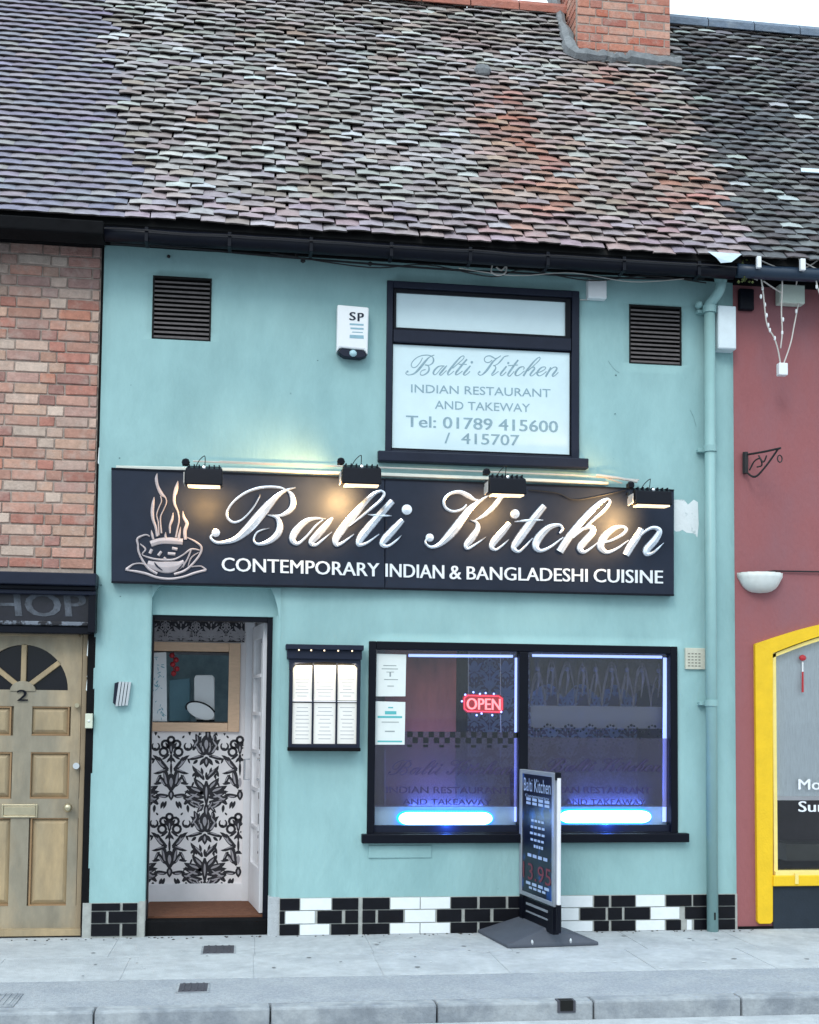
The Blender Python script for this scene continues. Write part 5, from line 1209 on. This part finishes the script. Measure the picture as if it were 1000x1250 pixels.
for (x0, y0, x1, y1) in ((36, 862, 84.5, 898), (-28, 862, 13.5, 898), (36, 918, 84.5, 975), (-28, 918, 13.5, 975), (36, 998, 84.5, 1106), (-28, 998, 13.5, 1106)):
    a_, b_, c0, d0 = rc(x0, y0, x1, y1, DY)
    pan = MB().hexa([(a_+.04, DY+.008, c0+.04), (b_-.04, DY+.008, c0+.04), (b_-.04, DY+.008, d0-.04), (a_+.04, DY+.008, d0-.04)], [(a_+.004, DY+.03, c0+.004), (b_-.004, DY+.03, c0+.004), (b_-.004, DY+.03, d0-.004), (a_+.004, DY+.03, d0-.004)])
    pan.box(a_-.02, b_+.02, DY+.03, DY+.045, c0-.02, d0+.02)
    mesh('panel', pan, m_pinep, dr)
    fr = MB(); rect_frame(fr, (a_, b_, c0, d0), (.010, .010, .010, .010), DY+.004, DY+.03); mesh('panel_bead', fr, mat('dark_pine_bead', (.3, .18, .09), .6), dr)
tm = MB(); text(tm, '2', tquad(21, 842, 34, 855.5), DY-.009, .01, .004); mesh('house_number', tm, m_black, dr)
v = rc(2, 982, 46, 998, DY-.006); f = MB(); rect_frame(f, v, (.012, .012, .012, .012), DY-.012, DY+.003); f.box(v[0]+.014, v[1]-.014, DY-.008, DY+.003, v[2]+.014, v[3]-.014); mesh('letter_plate', f, m_brass, dr, bevel=.002)
mesh('knob', MB().ball(P(83, 986, DY-.05), .030, 12).tube([P(83, 986, DY), P(83, 986, DY-.05)], .012, 8), m_brass, dr, smooth=True)
mesh('lock', MB().tube([P(93, 935, DY-.06), P(93, 935, DY)], .022, 12), m_chrome, dr)
mesh('latch', MB().tube([P(94, 861, DY-.055), P(94, 861, DY)], .016, 10), m_brass, dr)

# ------------------------------------------------------------------ maroon shop (right)
MX1 = XW1
yf_outer = [(922, 1126), (922, 786)]+[(922+i*14.3, 786-31*math.sin(i/10*math.pi/2)) for i in range(1, 11)]
yf_r = [(2*1065-a, b) for a, b in reversed(yf_outer[:-1])]
hx0_, hx1_ = P(945, 900).x, P(1185, 900).x; hzb, hzt = P(1000, 1074).z, P(1065, 748).z
wm = grid_wall(XR, MX1, GZ-.1, ze(XR)+.3, [(hx0_, hx1_, hzb, hzt)], y=.004, amp=.004, depth=.2, seed=5)
mesh('wall', wm, m_maroon, mar_b)
# wall fill over the arch
def arch_inner(off):
    L_ = [(922+off, 786+off*.55)]+[(922+off+i*(143-off)/10, 786+off*.55-(31-0)*math.sin(i/10*math.pi/2)) for i in range(1, 11)]
    return L_
fo_, fi_ = arch_inner(0), arch_inner(21); fm_, fn2 = arch_inner(21), arch_inner(27)
def mir(L_): return L_+[(2130-a, b) for a, b in reversed(L_[:-1])]
def arch_band(mb, A, B, y0, y1):
    A, B = mir(A), mir(B)
    pa = [P(a, b, y0) for a, b in A]; pb = [P(a, b, y0) for a, b in B]
    for i in range(len(A)-1):
        mb.prism([(pb[i].x, pb[i].z), (pb[i+1].x, pb[i+1].z), (pa[i+1].x, pa[i+1].z), (pa[i].x, pa[i].z)], y0, y1)
yw = empty('yellow_window', P(1065, 1074), parent=mar_b)
f = MB(); arch_band(f, fo_, fi_, -.03, .05)
mesh('arch_frame', f, m_yellow, yw)
sp_ = MB(); A_ = [P(a, b, .004) for a, b in mir(fo_)]
for p_, q_ in zip(A_, A_[1:]):
    x0, x1 = max(p_.x, hx0_), min(q_.x, hx1_)
    if x1 <= x0: continue
    zf = lambda x: p_.z+(q_.z-p_.z)*(x-p_.x)/(q_.x-p_.x)-.03
    sp_.hexa([(x0, .004, zf(x0)), (x1, .004, zf(x1)), (x1, .004, hzt), (x0, .004, hzt)], [(x0, .2, zf(x0)), (x1, .2, zf(x1)), (x1, .2, hzt), (x0, .2, hzt)])
mesh('arch_spandrel', sp_, m_maroon, mar_b)
zlow = P(940, 797, -.03).z
f = MB().ppx([(925, 1125), (927, 1128), (941, 1128), (944, 1125), (944, 797), (922, 786)], -.03, .05); mesh('frame_post', f, m_yellow, yw, bevel=.006)
f = MB().ppx([(1187, 1128), (1206, 1128), (1208, 786), (1186, 797)], -.03, .05); mesh('frame_post', f, m_yellow, yw, bevel=.006)
f = MB().rpx(944, 797, 948.5, 1067, -.012, .06); arch_band(f, [(a+.5, b+1) for a, b in fm_], [(a+.5, b+5.5) for a, b in fm_], -.012, .06); mesh('inner_bead', f, m_yellowp, yw)
f = MB().rpx(944.5, 1068, 1186, 1081, -.045, .05); mesh('sill_rail', f, m_yellow, yw, bevel=.006)
mesh('sill_top', MB().rpx(947, 1063, 1186, 1068, -.035, .05), m_yellowp, yw, bevel=.002)
mesh('sill_bracket', MB().rpx(971, 1066, 975, 1079, -.052, .0), m_yellowp, yw)
mesh('pane', MB().rpx(946, 780, 1186, 1066, .04, .044), glass, yw)
mesh('net_curtain', MB().rpx(946, 765, 1190, 972, .07, .074), m_net, yw)
mesh('transom', MB().rpx(946, 972, 1190, 977, .055, .085), m_wpaint, yw)
mesh('inside_wall', MB().rpx(930, 940, 1200, 1100, .9, .92), m_dark, yw)
mesh('inside_counter', MB().rpx(960, 1030, 1200, 1050, .5, .75), mat('dark_counter', (.07, .07, .065), .5), yw)
tm = MB(); text(tm, 'Mon', tquad(975, 951, 1012, 964), .036, .02, .001); text(tm, 'Sun', tquad(975, 978, 1008, 991), .036, .02, .001); mesh('window_lettering', tm, m_wlet, yw)
# lower dark stall riser
mesh('stall_riser', MB().rpx(944, 1081, 1187, 1134, -.012, .006), m_base, mar_b)
mesh('black_base', MB().rpx(902, 1131, 945, 1139, -.012, .006), m_soot, mar_b, bevel=.003)
mesh('floor_trim', MB().rpx(945, 1134.5, 1190, 1138, -.02, .006), m_soot, mar_b)
# ornament
t = empty('window_ornament', P(980, 845, .03), 'small red and white tassel ornament hanging in the yellow framed window', 'ornament')
mesh('red_knot', MB().ball(P(980, 803, .03), .026, 8, (1.1, .5, .9)), m_redp, t); mesh('white_cord', MB().tube([P(980, 808, .03), P(980, 822, .03)], .006, 5), m_white, t); mesh('tassel', MB().tube([P(980, 820, .03), P(980, 845, .03)], [.007, .009], 6), m_redp, t)
# bowl wall light
t = empty('wall_light', P(926, 710), 'white half bowl wall light on the maroon wall above the yellow window', 'wall light')
cc = P(927, 700, 0); Rr = P(953, 700, 0).x-P(927, 700, 0).x
b_ = MB(); o = 0; n_, m_ = 16, 7
for j in range(m_+1):
    a_ = j/m_*math.pi/2
    for i in range(n_+1):
        t_ = math.pi+math.pi*i/n_; sc = 1+.05*(math.cos(t_*16) if j < 2 else 0)
        b_.v.append((cc.x+Rr*math.cos(a_)**.7*math.cos(t_)*sc, cc.y+Rr*.75*math.cos(a_)**.7*math.sin(t_)*sc, cc.z-.145*math.sin(a_)))
for j in range(m_):
    for i in range(n_): a_ = j*(n_+1)+i; b_.f.append((a_, a_+n_+1, a_+n_+2, a_+1))
mesh('glass_bowl', b_, mat('opal_glass', (.7, .72, .7), .4), t, smooth=True).modifiers.new('s', 'SOLIDIFY').thickness = .006
mesh('top_bar', MB().box(cc.x-Rr*.9, cc.x+Rr*.9, -.012, .0, cc.z-.02, cc.z+.006), m_iron, t)
tag(mesh('wall_cable', MB().tube([P(922, 700, -.01), P(945, 697, -.01), P(1000, 698, -.01), P(1060, 699, -.01)], .006, 5), m_bcable), 'thin dark cable running right from the bowl wall light', 'cable')
# hanging basket bracket
t = empty('basket_bracket', P(925, 565), 'wrought iron hanging bracket on the maroon wall', 'bracket')
q = lambda a, b, y: tuple(P(a, b, y))
ba = MB().tube([q(910, 552, -.02), q(910, 578, -.02)], .022, 6)
mesh('back_plate', ba, m_iron, t)
mesh('top_arm', MB().tube([q(912, 555, -.03), q(935, 551, -.2), q(953, 547, -.33)], .008, 6), m_iron, t)
mesh('brace', MB().tube(cr_([q(912, 577, -.03), q(922, 582, -.12), q(935, 569, -.2), q(950, 548, -.3)], 5), .008, 6), m_iron, t)
mesh('scroll', MB().tube(cr_([q(915, 574, -.05), q(921, 563, -.1), q(928, 560, -.15), q(930, 568, -.15), q(924, 570, -.12)], 5), .006, 5).tube(cr_([q(936, 556, -.2), q(932, 564, -.18), q(926, 556, -.15)], 5), .006, 5), m_iron, t)
mesh('hook', MB().tube([(P(952, 560, -.33).x+.018*math.cos(i/8*6.283), -.33, P(952, 560, -.33).z+.026*math.sin(i/8*6.283)) for i in range(9)], .005, 5), m_iron, t)
# icicle light string
t = empty('string_lights', P(960, 380, -.25), 'tangled white string lights dangling from the eaves over the maroon wall', 'string lights')
def strand(L_, r=.005): return [tuple(P(a, b, c)) for a, b, c in cr_(L_, 4)]
st = [[(925, 316, -.3), (945, 325, -.28), (965, 330, -.26), (985, 326, -.28), (998, 318, -.3)], [(1000, 330, -.3), (985, 322, -.3), (975, 316, -.32)],
      [(927, 322, -.3), (930, 345, -.25), (932, 360, -.22), (934, 380, -.2), (937, 398, -.2), (945, 412, -.2), (950, 428, -.2), (953, 446, -.2)],
      [(975, 370, -.12), (970, 395, -.15), (965, 420, -.18), (956, 446, -.2)], [(955, 335, -.26), (955, 352, -.24), (954, 380, -.2), (955, 405, -.2), (953, 425, -.2)], [(932, 343, -.25), (945, 352, -.2), (955, 358, -.15)], [(975, 332, -.26), (972, 348, -.12)], [(995, 335, -.3), (998, 350, -.28), (1002, 362, -.28)], [(898, 334, -.2), (912, 336, -.2), (925, 342, -.22)]]
ws = MB()
for s_ in st: ws.tube(strand(s_), .0055, 5)
mesh('wire', ws, m_wire, t)
bs = MB()
for a, b, c in ((931, 352, -.23), (934, 372, -.2), (936, 385, -.2), (938, 397, -.2), (940, 403, -.2), (946, 413, -.2), (955, 340, -.25), (956, 390, -.2), (955, 406, -.2), (997, 350, -.28), (972, 380, -.14), (929, 362, -.22)): bs.ball(P(a, b, c), .012, 6, (.8, .8, 1.6))
mesh('bulbs', bs, m_white, t)
v = rc(949, 444, 960, 459, -.2); mesh('plug', MB().box(v[0], v[1], -.23, -.18, v[2], v[3]), m_white, t, bevel=.006)
for a, b, c, d in ((924, 313, 929, 327), (977, 316, 983, 330)):
    v = rc(a, b, c, d, -.36); mesh('clip', MB().box(v[0], v[1], -.37, -.34, v[2], v[3]), m_white, t, bevel=.003)

# ------------------------------------------------------------------ eaves: gutters, fascia, cables
def rot_line(px0, px1, y, off): pass
def eave_tube(x0, x1, y, dz, r, n=10): return MB().tube([(x, y, ze(x)+dz+.006*noise.noise(Vector((x*2, y*9, 1)))) for x in [x0+(x1-x0)*i/14 for i in range(15)]], r, n)
gb = P(128, 290, EY).x; ge = P(897, 330, EY).x
g1 = empty('gutter', ((gb+ge)/2, EY, ze(0)), 'black cast gutter under the eaves of the teal building', 'gutter')
mesh('channel', eave_tube(gb, ge, EY+.02, -.075, .052), m_black, g1, smooth=True)
for i in range(8):
    x = gb+(ge-gb)*(i+.5)/8; mesh('bracket', MB().box(x-.012, x+.012, EY-.036, EY+.09, ze(x)-.13, ze(x)-.03), m_black, g1, bevel=.003)
mesh('stay', MB().tube([(x, EY-.045, ze(x)-.06+.012*noise.noise(Vector((x*3, 0, 5)))) for x in [gb+(ge-gb)*i/30 for i in range(31)]], .005, 5), m_wire if False else m_iron, g1)
for b_, xa_, xb_, y0_, nm in ((teal_b, XL, XR, -.03, 'fascia_board'), (brick_b, XW0, XL-.002, -.03, 'fascia_board'), (mar_b, XR+.002, XW1, -.03, 'fascia_board')):
    mb = MB(); n_ = 10
    for i in range(n_):
        x0, x1 = xa_+(xb_-xa_)*i/n_, xa_+(xb_-xa_)*(i+1)/n_
        lo_ = .06 if b_ is not teal_b else .045
        mb.hexa([(x0, y0_, ze(x0)-lo_), (x1, y0_, ze(x1)-lo_), (x1, y0_, ze(x1)+.25), (x0, y0_, ze(x0)+.25)], [(x0, .02, ze(x0)-lo_), (x1, .02, ze(x1)-lo_), (x1, .02, ze(x1)+.25), (x0, .02, ze(x0)+.25)])
        mb.hexa([(x0, EY+.03, ze(x0)-.02), (x1, EY+.03, ze(x1)-.02), (x1, EY+.03, ze(x1)+.0), (x0, EY+.03, ze(x0)+.0)], [(x0, y0_, ze(x0)-.02), (x1, y0_, ze(x1)-.02), (x1, y0_, ze(x1)+.3), (x0, y0_, ze(x0)+.3)])
    mesh(nm, mb, m_soot, b_)
g2 = empty('gutter', (XL-1.5, EY, ze(-2)), 'deep black gutter under the eaves of the brick house', 'gutter')
def box_gutter(x0, x1): return MB().hexa([(x0, EY-.04, ze(x0)-.10), (x1, EY-.04, ze(x1)-.10), (x1, EY-.05, ze(x1)-.012), (x0, EY-.05, ze(x0)-.012)], [(x0, EY+.09, ze(x0)-.13), (x1, EY+.09, ze(x1)-.13), (x1, EY+.09, ze(x1)-.012), (x0, EY+.09, ze(x0)-.012)])
mesh('channel', box_gutter(XW0, gb-.004), m_soot, g2, bevel=.01)
bk = MB()
for x in (-2.75, -2.35, -2.05): bk.ball((x, EY+.06, ze(x)-.135), .014, 6)
mesh('bracket_bolts', bk, m_wire, g2)
g3 = empty('gutter', (XR+1.5, EY, ze(4)), 'dark gutter under the eaves of the maroon shop', 'gutter')
mesh('channel', eave_tube(ge+.02, XW1, EY+.02, -.06, .05), mat('blue_black_paint', (.015, .03, .055), .4), g3, smooth=True)
# cable bundle sagging just under the gutter
cb = empty('eaves_cables', P(600, 335, -.1), 'sagging bundle of old cables under the eaves of the teal building', 'cables')
for k, (m, r_, ln) in enumerate(((m_bcable, .008, [(135, 297), (220, 302), (330, 312), (450, 322), (560, 330), (610, 331), (700, 336), (780, 340), (860, 341)]),
                             (m_iron, .005, [(330, 309), (450, 327), (520, 324), (600, 337), (640, 330), (720, 343), (790, 337), (862, 346)]),
                             (m_wire, .0035, [(560, 328), (606, 334), (640, 336), (700, 334), (770, 344), (835, 341)]),
                             (m_wire, .003, [(180, 294), (260, 299), (330, 303), (420, 311)]))):
    mesh('cable', MB().tube(cr_([tuple(P(a, b+random.uniform(-1, 1), -.12-.02*k)) for a, b in ln], 6), r_, 5), m, cb)
mesh('knot', MB().tube(cr_([tuple(P(a, b, -.16)) for a, b in [(601, 324), (600, 332), (608, 336), (617, 333), (618, 325), (612, 330), (606, 326)]], 5), .006, 5), m_wire, cb)
mesh('cable_clip', MB().ball(P(370, 318, -.1), .02, 6).ball(P(362, 312, -.1), .016, 6).ball(P(206, 313, -.02), .014, 6).ball(P(452, 322, -.1), .018, 6), m_iron, cb)
tag(mesh('lead_flashing', MB().hexa([P(873, 306, EY-.03), P(905, 309, EY-.03), P(905, 308, EY-.02), P(873, 305, EY-.02)][:4], [P(880, 312, EY-.05)]*4) if False else
    MB().add([P(864, 307, EY-.04), P(906, 310, EY-.04), P(893, 320, EY-.075), P(880, 321, EY-.075), P(874, 314, EY-.07), P(864, 307, EY-.03), P(906, 310, EY-.03), P(893, 320, EY-.065), P(880, 321, EY-.065), P(874, 314, EY-.06)],
    [(0, 4, 3, 2, 1), (5, 6, 7, 8, 9), (0, 1, 6, 5), (1, 2, 7, 6), (2, 3, 8, 7), (3, 4, 9, 8), (4, 0, 5, 9)]), m_lead), 'pale blue scrap of lead hanging over the gutter above the downpipe', 'flashing')
mm = MB()
for i in range(60):
    p = P(random.gauss(910, 5), random.uniform(316, 345), random.uniform(-.3, -.12)); mm.ball(p, random.uniform(.006, .016), 5)
tag(mesh('moss_clump', mm, m_moss), 'green brown clump of moss hanging from the gutter beside the downpipe', 'moss')

# ------------------------------------------------------------------ roofs
CT, ST = math.cos(TH), math.sin(TH)
bL = [RP(160, 268), RP(164, 225), RP(148, 150), RP(135, 70), RP(122, 0)]
def bound_left(s):
    L_ = sorted([((p.y-EY)/CT, p.x) for p in bL])
    for (s0, x0), (s1, x1) in zip(L_, L_[1:]):
        if s <= s1: return x0+(x1-x0)*(s-s0)/(s1-s0) if s > s0 else x0
    return L_[-1][1]
bR = [RP(912, 305), RP(880, 230), RP(850, 160), RP(822, 90), RP(818, 40)]
def bound_right(s):
    L_ = sorted([((p.y-EY)/CT, p.x) for p in bR])
    for (s0, x0), (s1, x1) in zip(L_, L_[1:]):
        if s <= s1: return x0+(x1-x0)*(s-s0)/(s1-s0) if s > s0 else x0
    return L_[-1][1]
def und(x, s, k): return k*(.028*noise.noise(Vector((x*.9, s*.9, 2)))+.010*noise.noise(Vector((x*3.1, s*3.1, 7))))
def tile_tpl(lift, th, L_=.15, W_=.160, seed=0, cam_=.004, rag=.003):
    rnd = random.Random(seed); nx = 4; v = []
    for j, (yy, zz) in enumerate(((0, lift), (L_, .002))):
        for i in range(nx+1):
            t = i/nx; x = -W_/2+W_*t; c_ = cam_*(1-(2*t-1)**2)-(.003 if i in (0, nx) else 0)
            r_ = (rnd.uniform(-rag, rag) if j == 0 else 0)+(.004 if (j == 0 and i in (0, nx)) else 0)
            v.append((x, yy+r_, zz+c_)); 
    v2 = [(x, y+(0.002 if y < .05 else 0), z-th) for x, y, z in v]; v = v+v2; n = nx+1; f = []
    for i in range(nx):
        f.append((i, i+1, n+i+1, n+i)); f.append((2*n+i+1, 2*n+i, i, i+1)[::-1][::-1])
    f = []
    for i in range(nx):
        f.append((i, i+1, n+i+1, n+i))                      # top
        f.append((2*n+i, 2*n+i+1, i+1, i))                  # butt edge
        f.append((2*n+i+1, 2*n+i, 3*n+i, 3*n+i+1))          # underside
    f.append((0, n, 3*n, 2*n)); f.append((n-1, 3*n-1, 4*n-1, 2*n-1))
    return v, f
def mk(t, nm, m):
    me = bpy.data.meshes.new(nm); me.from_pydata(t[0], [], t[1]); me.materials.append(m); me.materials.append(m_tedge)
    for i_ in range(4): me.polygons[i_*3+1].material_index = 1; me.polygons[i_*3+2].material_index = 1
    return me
TPL = {'main': [tile_tpl(.032+.006*(i % 3), .012, W_=.163, seed=i, rag=.005) for i in range(8)],
       'left': [tile_tpl(.036, .012, W_=.165, seed=20+i, cam_=.003, rag=.002) for i in range(4)],
       'right': [tile_tpl(.036+.006*(i % 2), .013, seed=40+i, rag=.007) for i in range(6)]}
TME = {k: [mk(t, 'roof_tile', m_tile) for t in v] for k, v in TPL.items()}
def jit(c, a=.12): f = 1+random.uniform(-a, a); return tuple(max(.01, v*f*(1+random.uniform(-.05, .05))) for v in c)
def colour(kind, x, s):
    n1 = noise.noise(Vector((x*1.7, s*1.7, 4))); n2 = noise.noise(Vector((x*3.3, s*2.2, 11))); p = proj((x, EY+s*CT, ze(x)+s*ST)); u, v = p
    r = random.random()
    if kind == 'left':
        c = (.225, .212, .265) if r < .65 else ((.26, .235, .26) if r < .88 else (.29, .275, .30))
        return jit(c, .10)
    if kind == 'right':
        if r < .085: return jit((.34, .37, .37), .2)
        if r < .35: return jit((.15, .155, .16), .25)
        return jit((.092, .095, .105) if r < .7 else (.105, .095, .10), .25)
    g_ = lambda cx_, cy_, sx_, sy_: math.exp(-((u-cx_)/sx_)**2-((v-cy_)/sy_)**2)
    red = .95*g_(605+(v-120)*.42, 205, 42, 95)+.7*g_(845, 262, 45, 42)+.45*g_(750, 110, 70, 30)+.4*g_(640, 290, 80, 25)+.30*g_(235, 155, 30, 14)
    red += .12*g_(760, 220, 170, 90)+.09+.34*max(0, n2)+.15*max(0, n1)
    brown = .30+.7*n1+(.25 if 230 < u < 620 and v < 70 else 0)
    if v > 232+(u-150)*.075: # the bottom courses, relaid
        c = (.30, .27, .30) if r < .5 else ((.25, .225, .26) if r < .75 else ((.33, .27, .27) if r < .9 else (.35, .35, .375)))
        k_ = min(.9, red*random.uniform(.2, 1.3))
        return jit(tuple(a_*(1-k_)+b_*k_ for a_, b_ in zip(c, (.40, .23, .20))), .10)
    c = random.choice([(.33, .33, .335), (.38, .385, .385), (.30, .295, .30), (.34, .33, .335), (.28, .26, .265), (.41, .42, .42)])
    bc = random.choice([(.21, .175, .16), (.25, .215, .19), (.29, .25, .225), (.16, .14, .13)])
    kb_ = max(0, min(1, brown+random.uniform(-.35, .35))); c = tuple(a_*(1-kb_)+b_*kb_ for a_, b_ in zip(c, bc))
    if random.random() < .05: c = (.44, .46, .46)
    k_ = max(0, min(1, red*random.uniform(.7, 1.7)-.08)) if random.random() < .85 else red*.3
    rc_ = random.choice([(.32, .155, .115), (.29, .165, .13), (.39, .23, .17), (.25, .135, .115), (.34, .175, .145)])
    return jit(tuple(a_*(1-k_)+b_*k_ for a_, b_ in zip(c, rc_)), .12)
roofs = {'main': empty('roof', (0, EY, ze(0)), parent=teal_b), 'left': empty('roof', (-3, EY, ze(-3)), parent=brick_b), 'right': empty('roof', (3, EY, ze(3)), parent=mar_b)}
mass = {k: [] for k in roofs}; cnt = {k: 0 for k in roofs}
chx0 = P(703, 58, RP(703, 62).y).x; ych = RP(760, 74).y
chim = [P(704, 40, ych).x, P(819, 40, ych).x]
nrow = int(SR/GA)
TW = .166
slope_z = math.atan2(_e1.z-_e0.z, _e1.x-_e0.x)
for i in range(nrow):
    s = i*GA+.0; off = (i % 2)*TW/2
    nx = int((XW1-XW0)/TW)
    for j in range(nx):
        x = XW0+off+j*TW+TW/2; wob = 0
        kind = 'left' if x < bound_left(s)+random.uniform(-.05, .05) else ('right' if x > bound_right(s)+random.uniform(-.03, .06) else 'main')
        k = {'main': 1, 'left': .15, 'right': .7}[kind]
        if kind == 'main': x += random.uniform(-.012, .012); ss = s+random.uniform(-.009, .009)+.016*noise.noise(Vector((x*1.1, s*2.0, 20)))
        elif kind == 'right': x += random.uniform(-.01, .01); ss = s+random.uniform(-.008, .008)
        else: ss = s
        y = EY+ss*CT; z = ze(x)+ss*ST; h = und(x, s, k)+.012
        if chim[0]-.02 < x < chim[1]+.02 and y > ych-.03: continue
        loc = Vector((x, y-ST*h, z+CT*h)); ti = random.randrange(len(TPL[kind]))
        ry = (random.uniform(-.035, .035) if kind == 'main' else random.uniform(-.02, .02) if kind == 'right' else random.uniform(-.004, .004))
        rx = TH+(random.uniform(-.04, .05) if kind != 'left' else 0)
        M = Matrix.Rotation(slope_z*-1 if False else 0, 3, 'Z')@Matrix.Rotation(rx, 3, 'X')@Matrix.Rotation(ry*.6, 3, 'Z')@Matrix.Rotation(ry*.7, 3, 'Y')
        c = colour(kind, x, s)
        if inframe(loc, 10) and cnt[kind] < 300:
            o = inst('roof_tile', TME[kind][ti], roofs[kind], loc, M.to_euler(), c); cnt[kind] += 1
        else:
            v, f = TPL[kind][ti]; mass[kind].append(([tuple(M@Vector(q)+loc) for q in v], f, c))
for k in roofs:
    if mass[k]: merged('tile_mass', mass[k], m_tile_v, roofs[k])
print('tiles', cnt, {k: len(v) for k, v in mass.items()})
# deck beneath, back slope, ridge tiles
def strip(x0, x1, parent, name='roof_deck'):
    yR = EY+SR*CT; zr = lambda x: ze(x)+SR*ST
    mb = MB().add([(x0, EY+.03, ze(x0)-.0), (x1, EY+.03, ze(x1)-.0), (x1, yR, zr(x1)-.03), (x0, yR, zr(x0)-.03), (x1, yR+SR*CT, ze(x1)), (x0, yR+SR*CT, ze(x0))], [(0, 1, 2, 3), (3, 2, 4, 5)])
    mesh(name, mb, m_deck, parent)
strip(XW0, bound_left(0), roofs['left']); strip(bound_left(0)+.001, bound_right(0), roofs['main']); strip(bound_right(0)+.001, XW1, roofs['right'])
yR = EY+SR*CT
x = XW0
while x < XW1:
    if not (chim[0]-.2 < x < chim[1]-.1):
        zr = ze(x)+SR*ST+.012
        pr = roofs['left'] if x < bound_left(SR) else (roofs['right'] if x > chim[1]-.2 else roofs['main'])
        mb = MB(); n = 7; L_ = .43
        for k in range(2):
            for q_ in range(n): a_ = rad(200-220*q_/(n-1)); mb.v.append((x+k*L_, yR+.11*math.cos(a_), zr-.03+.085*math.sin(a_)+(ze(x+k*L_)-ze(x))))
        for q_ in range(n-1): mb.f.append((q_, q_+1, n+q_+1, n+q_))
        o = mesh('ridge_tile', mb, m_tile, pr); so_ = o.modifiers.new('s', 'SOLIDIFY'); so_.thickness = .015
        o.color = (*((.16, .2, .26) if pr is roofs['right'] else (.4, .16, .12)), 1)
    x += .44
# chimney
cz0 = ze(chim[0])+(ych-EY)*math.tan(TH)-.3; cz1 = cz0+2.4; cyb = ych+.95
ch = empty('chimney', (chim[0], ych, cz0), parent=teal_b)
mesh('mortar', MB().box(chim[0]+.006, chim[1]-.006, ych+.006, cyb-.006, cz0, cz1), m_mortar, ch)
tch = lambda c, x, z: tuple(v*k_ for v, k_ in zip(c, (.95, .68, .62)))
lay_bricks(ch, chim[0]+.004, chim[1]-.002, cz0, cz1, ych, inframe, tone=tch)
lay_bricks(ch, ych+.05, cyb, cz0, cz1, 0, inframe, tone=tch, side=chim[0])
mesh('chimney_cap', MB().box(chim[0]-.05, chim[1]+.05, ych-.05, cyb+.05, cz1, cz1+.15), m_mortar, ch)
# cement fillet round the chimney foot
def roofpt(x, y, h=.05): return Vector((x, y-ST*h, ze(x)+(y-EY)*math.tan(TH)+CT*h))
fl_ = [roofpt(chim[0]-.06, cyb, .03), roofpt(chim[0]-.055, ych+.3, .03), roofpt(chim[0]-.04, ych-.02, .05), roofpt(chim[0]+.25, ych-.05, .05), roofpt(chim[0]+.45, ych-.045, .05), roofpt(chim[1]+.05, ych-.05, .05)]
pts_ = cr_([tuple(p) for p in fl_], 6)
mesh('cement_fillet', MB().tube([Vector(p)+Vector((random.uniform(-.01, .01), random.uniform(-.01, .01), random.uniform(-.012, .012))) for p in pts_], [.055+random.uniform(-.015, .015) for _ in pts_], 7), m_fillet, ch)
# lone dark broken tile and a pale slip of lead on the right roof
tag(mesh('broken_tile', MB().ball(RP(588, 95)+Vector((0, -.05, .04)), .075, 8, (1.0, .5, .7)), m_fillet, roofs['main']), None)
o = mesh('pale_slip', MB().add([roofpt(RP(975, 218).x, RP(975, 218).y, .06), roofpt(RP(1010, 220).x, RP(1010, 220).y, .06), roofpt(RP(1010, 214).x, RP(1010, 214).y, .05), roofpt(RP(975, 212).x, RP(975, 212).y, .05)], [(0, 1, 2, 3)]), m_lead, roofs['right'])
o.modifiers.new('s', 'SOLIDIFY').thickness = .006

for o in bpy.data.objects:
    if o.name.split('.')[0] in ('lettering_line', 'poster_text', 'print', 'menu_print', 'bead_fringe', 'chequer_band', 'small_print', 'wire', 'bulbs', 'curtain_swag', 'price'): o['kind'] = 'stuff'
# gable/back walls so that the terrace is closed
mesh('end_wall', MB().box(XW0-.2, XW0-.002, .02, 4.0, GZ, ze(XW0)+.2), m_mortar, brick_b)
mesh('end_wall', MB().box(XW1+.002, XW1+.2, .02, 4.0, GZ, ze(XW1)+.2), m_maroon, mar_b)
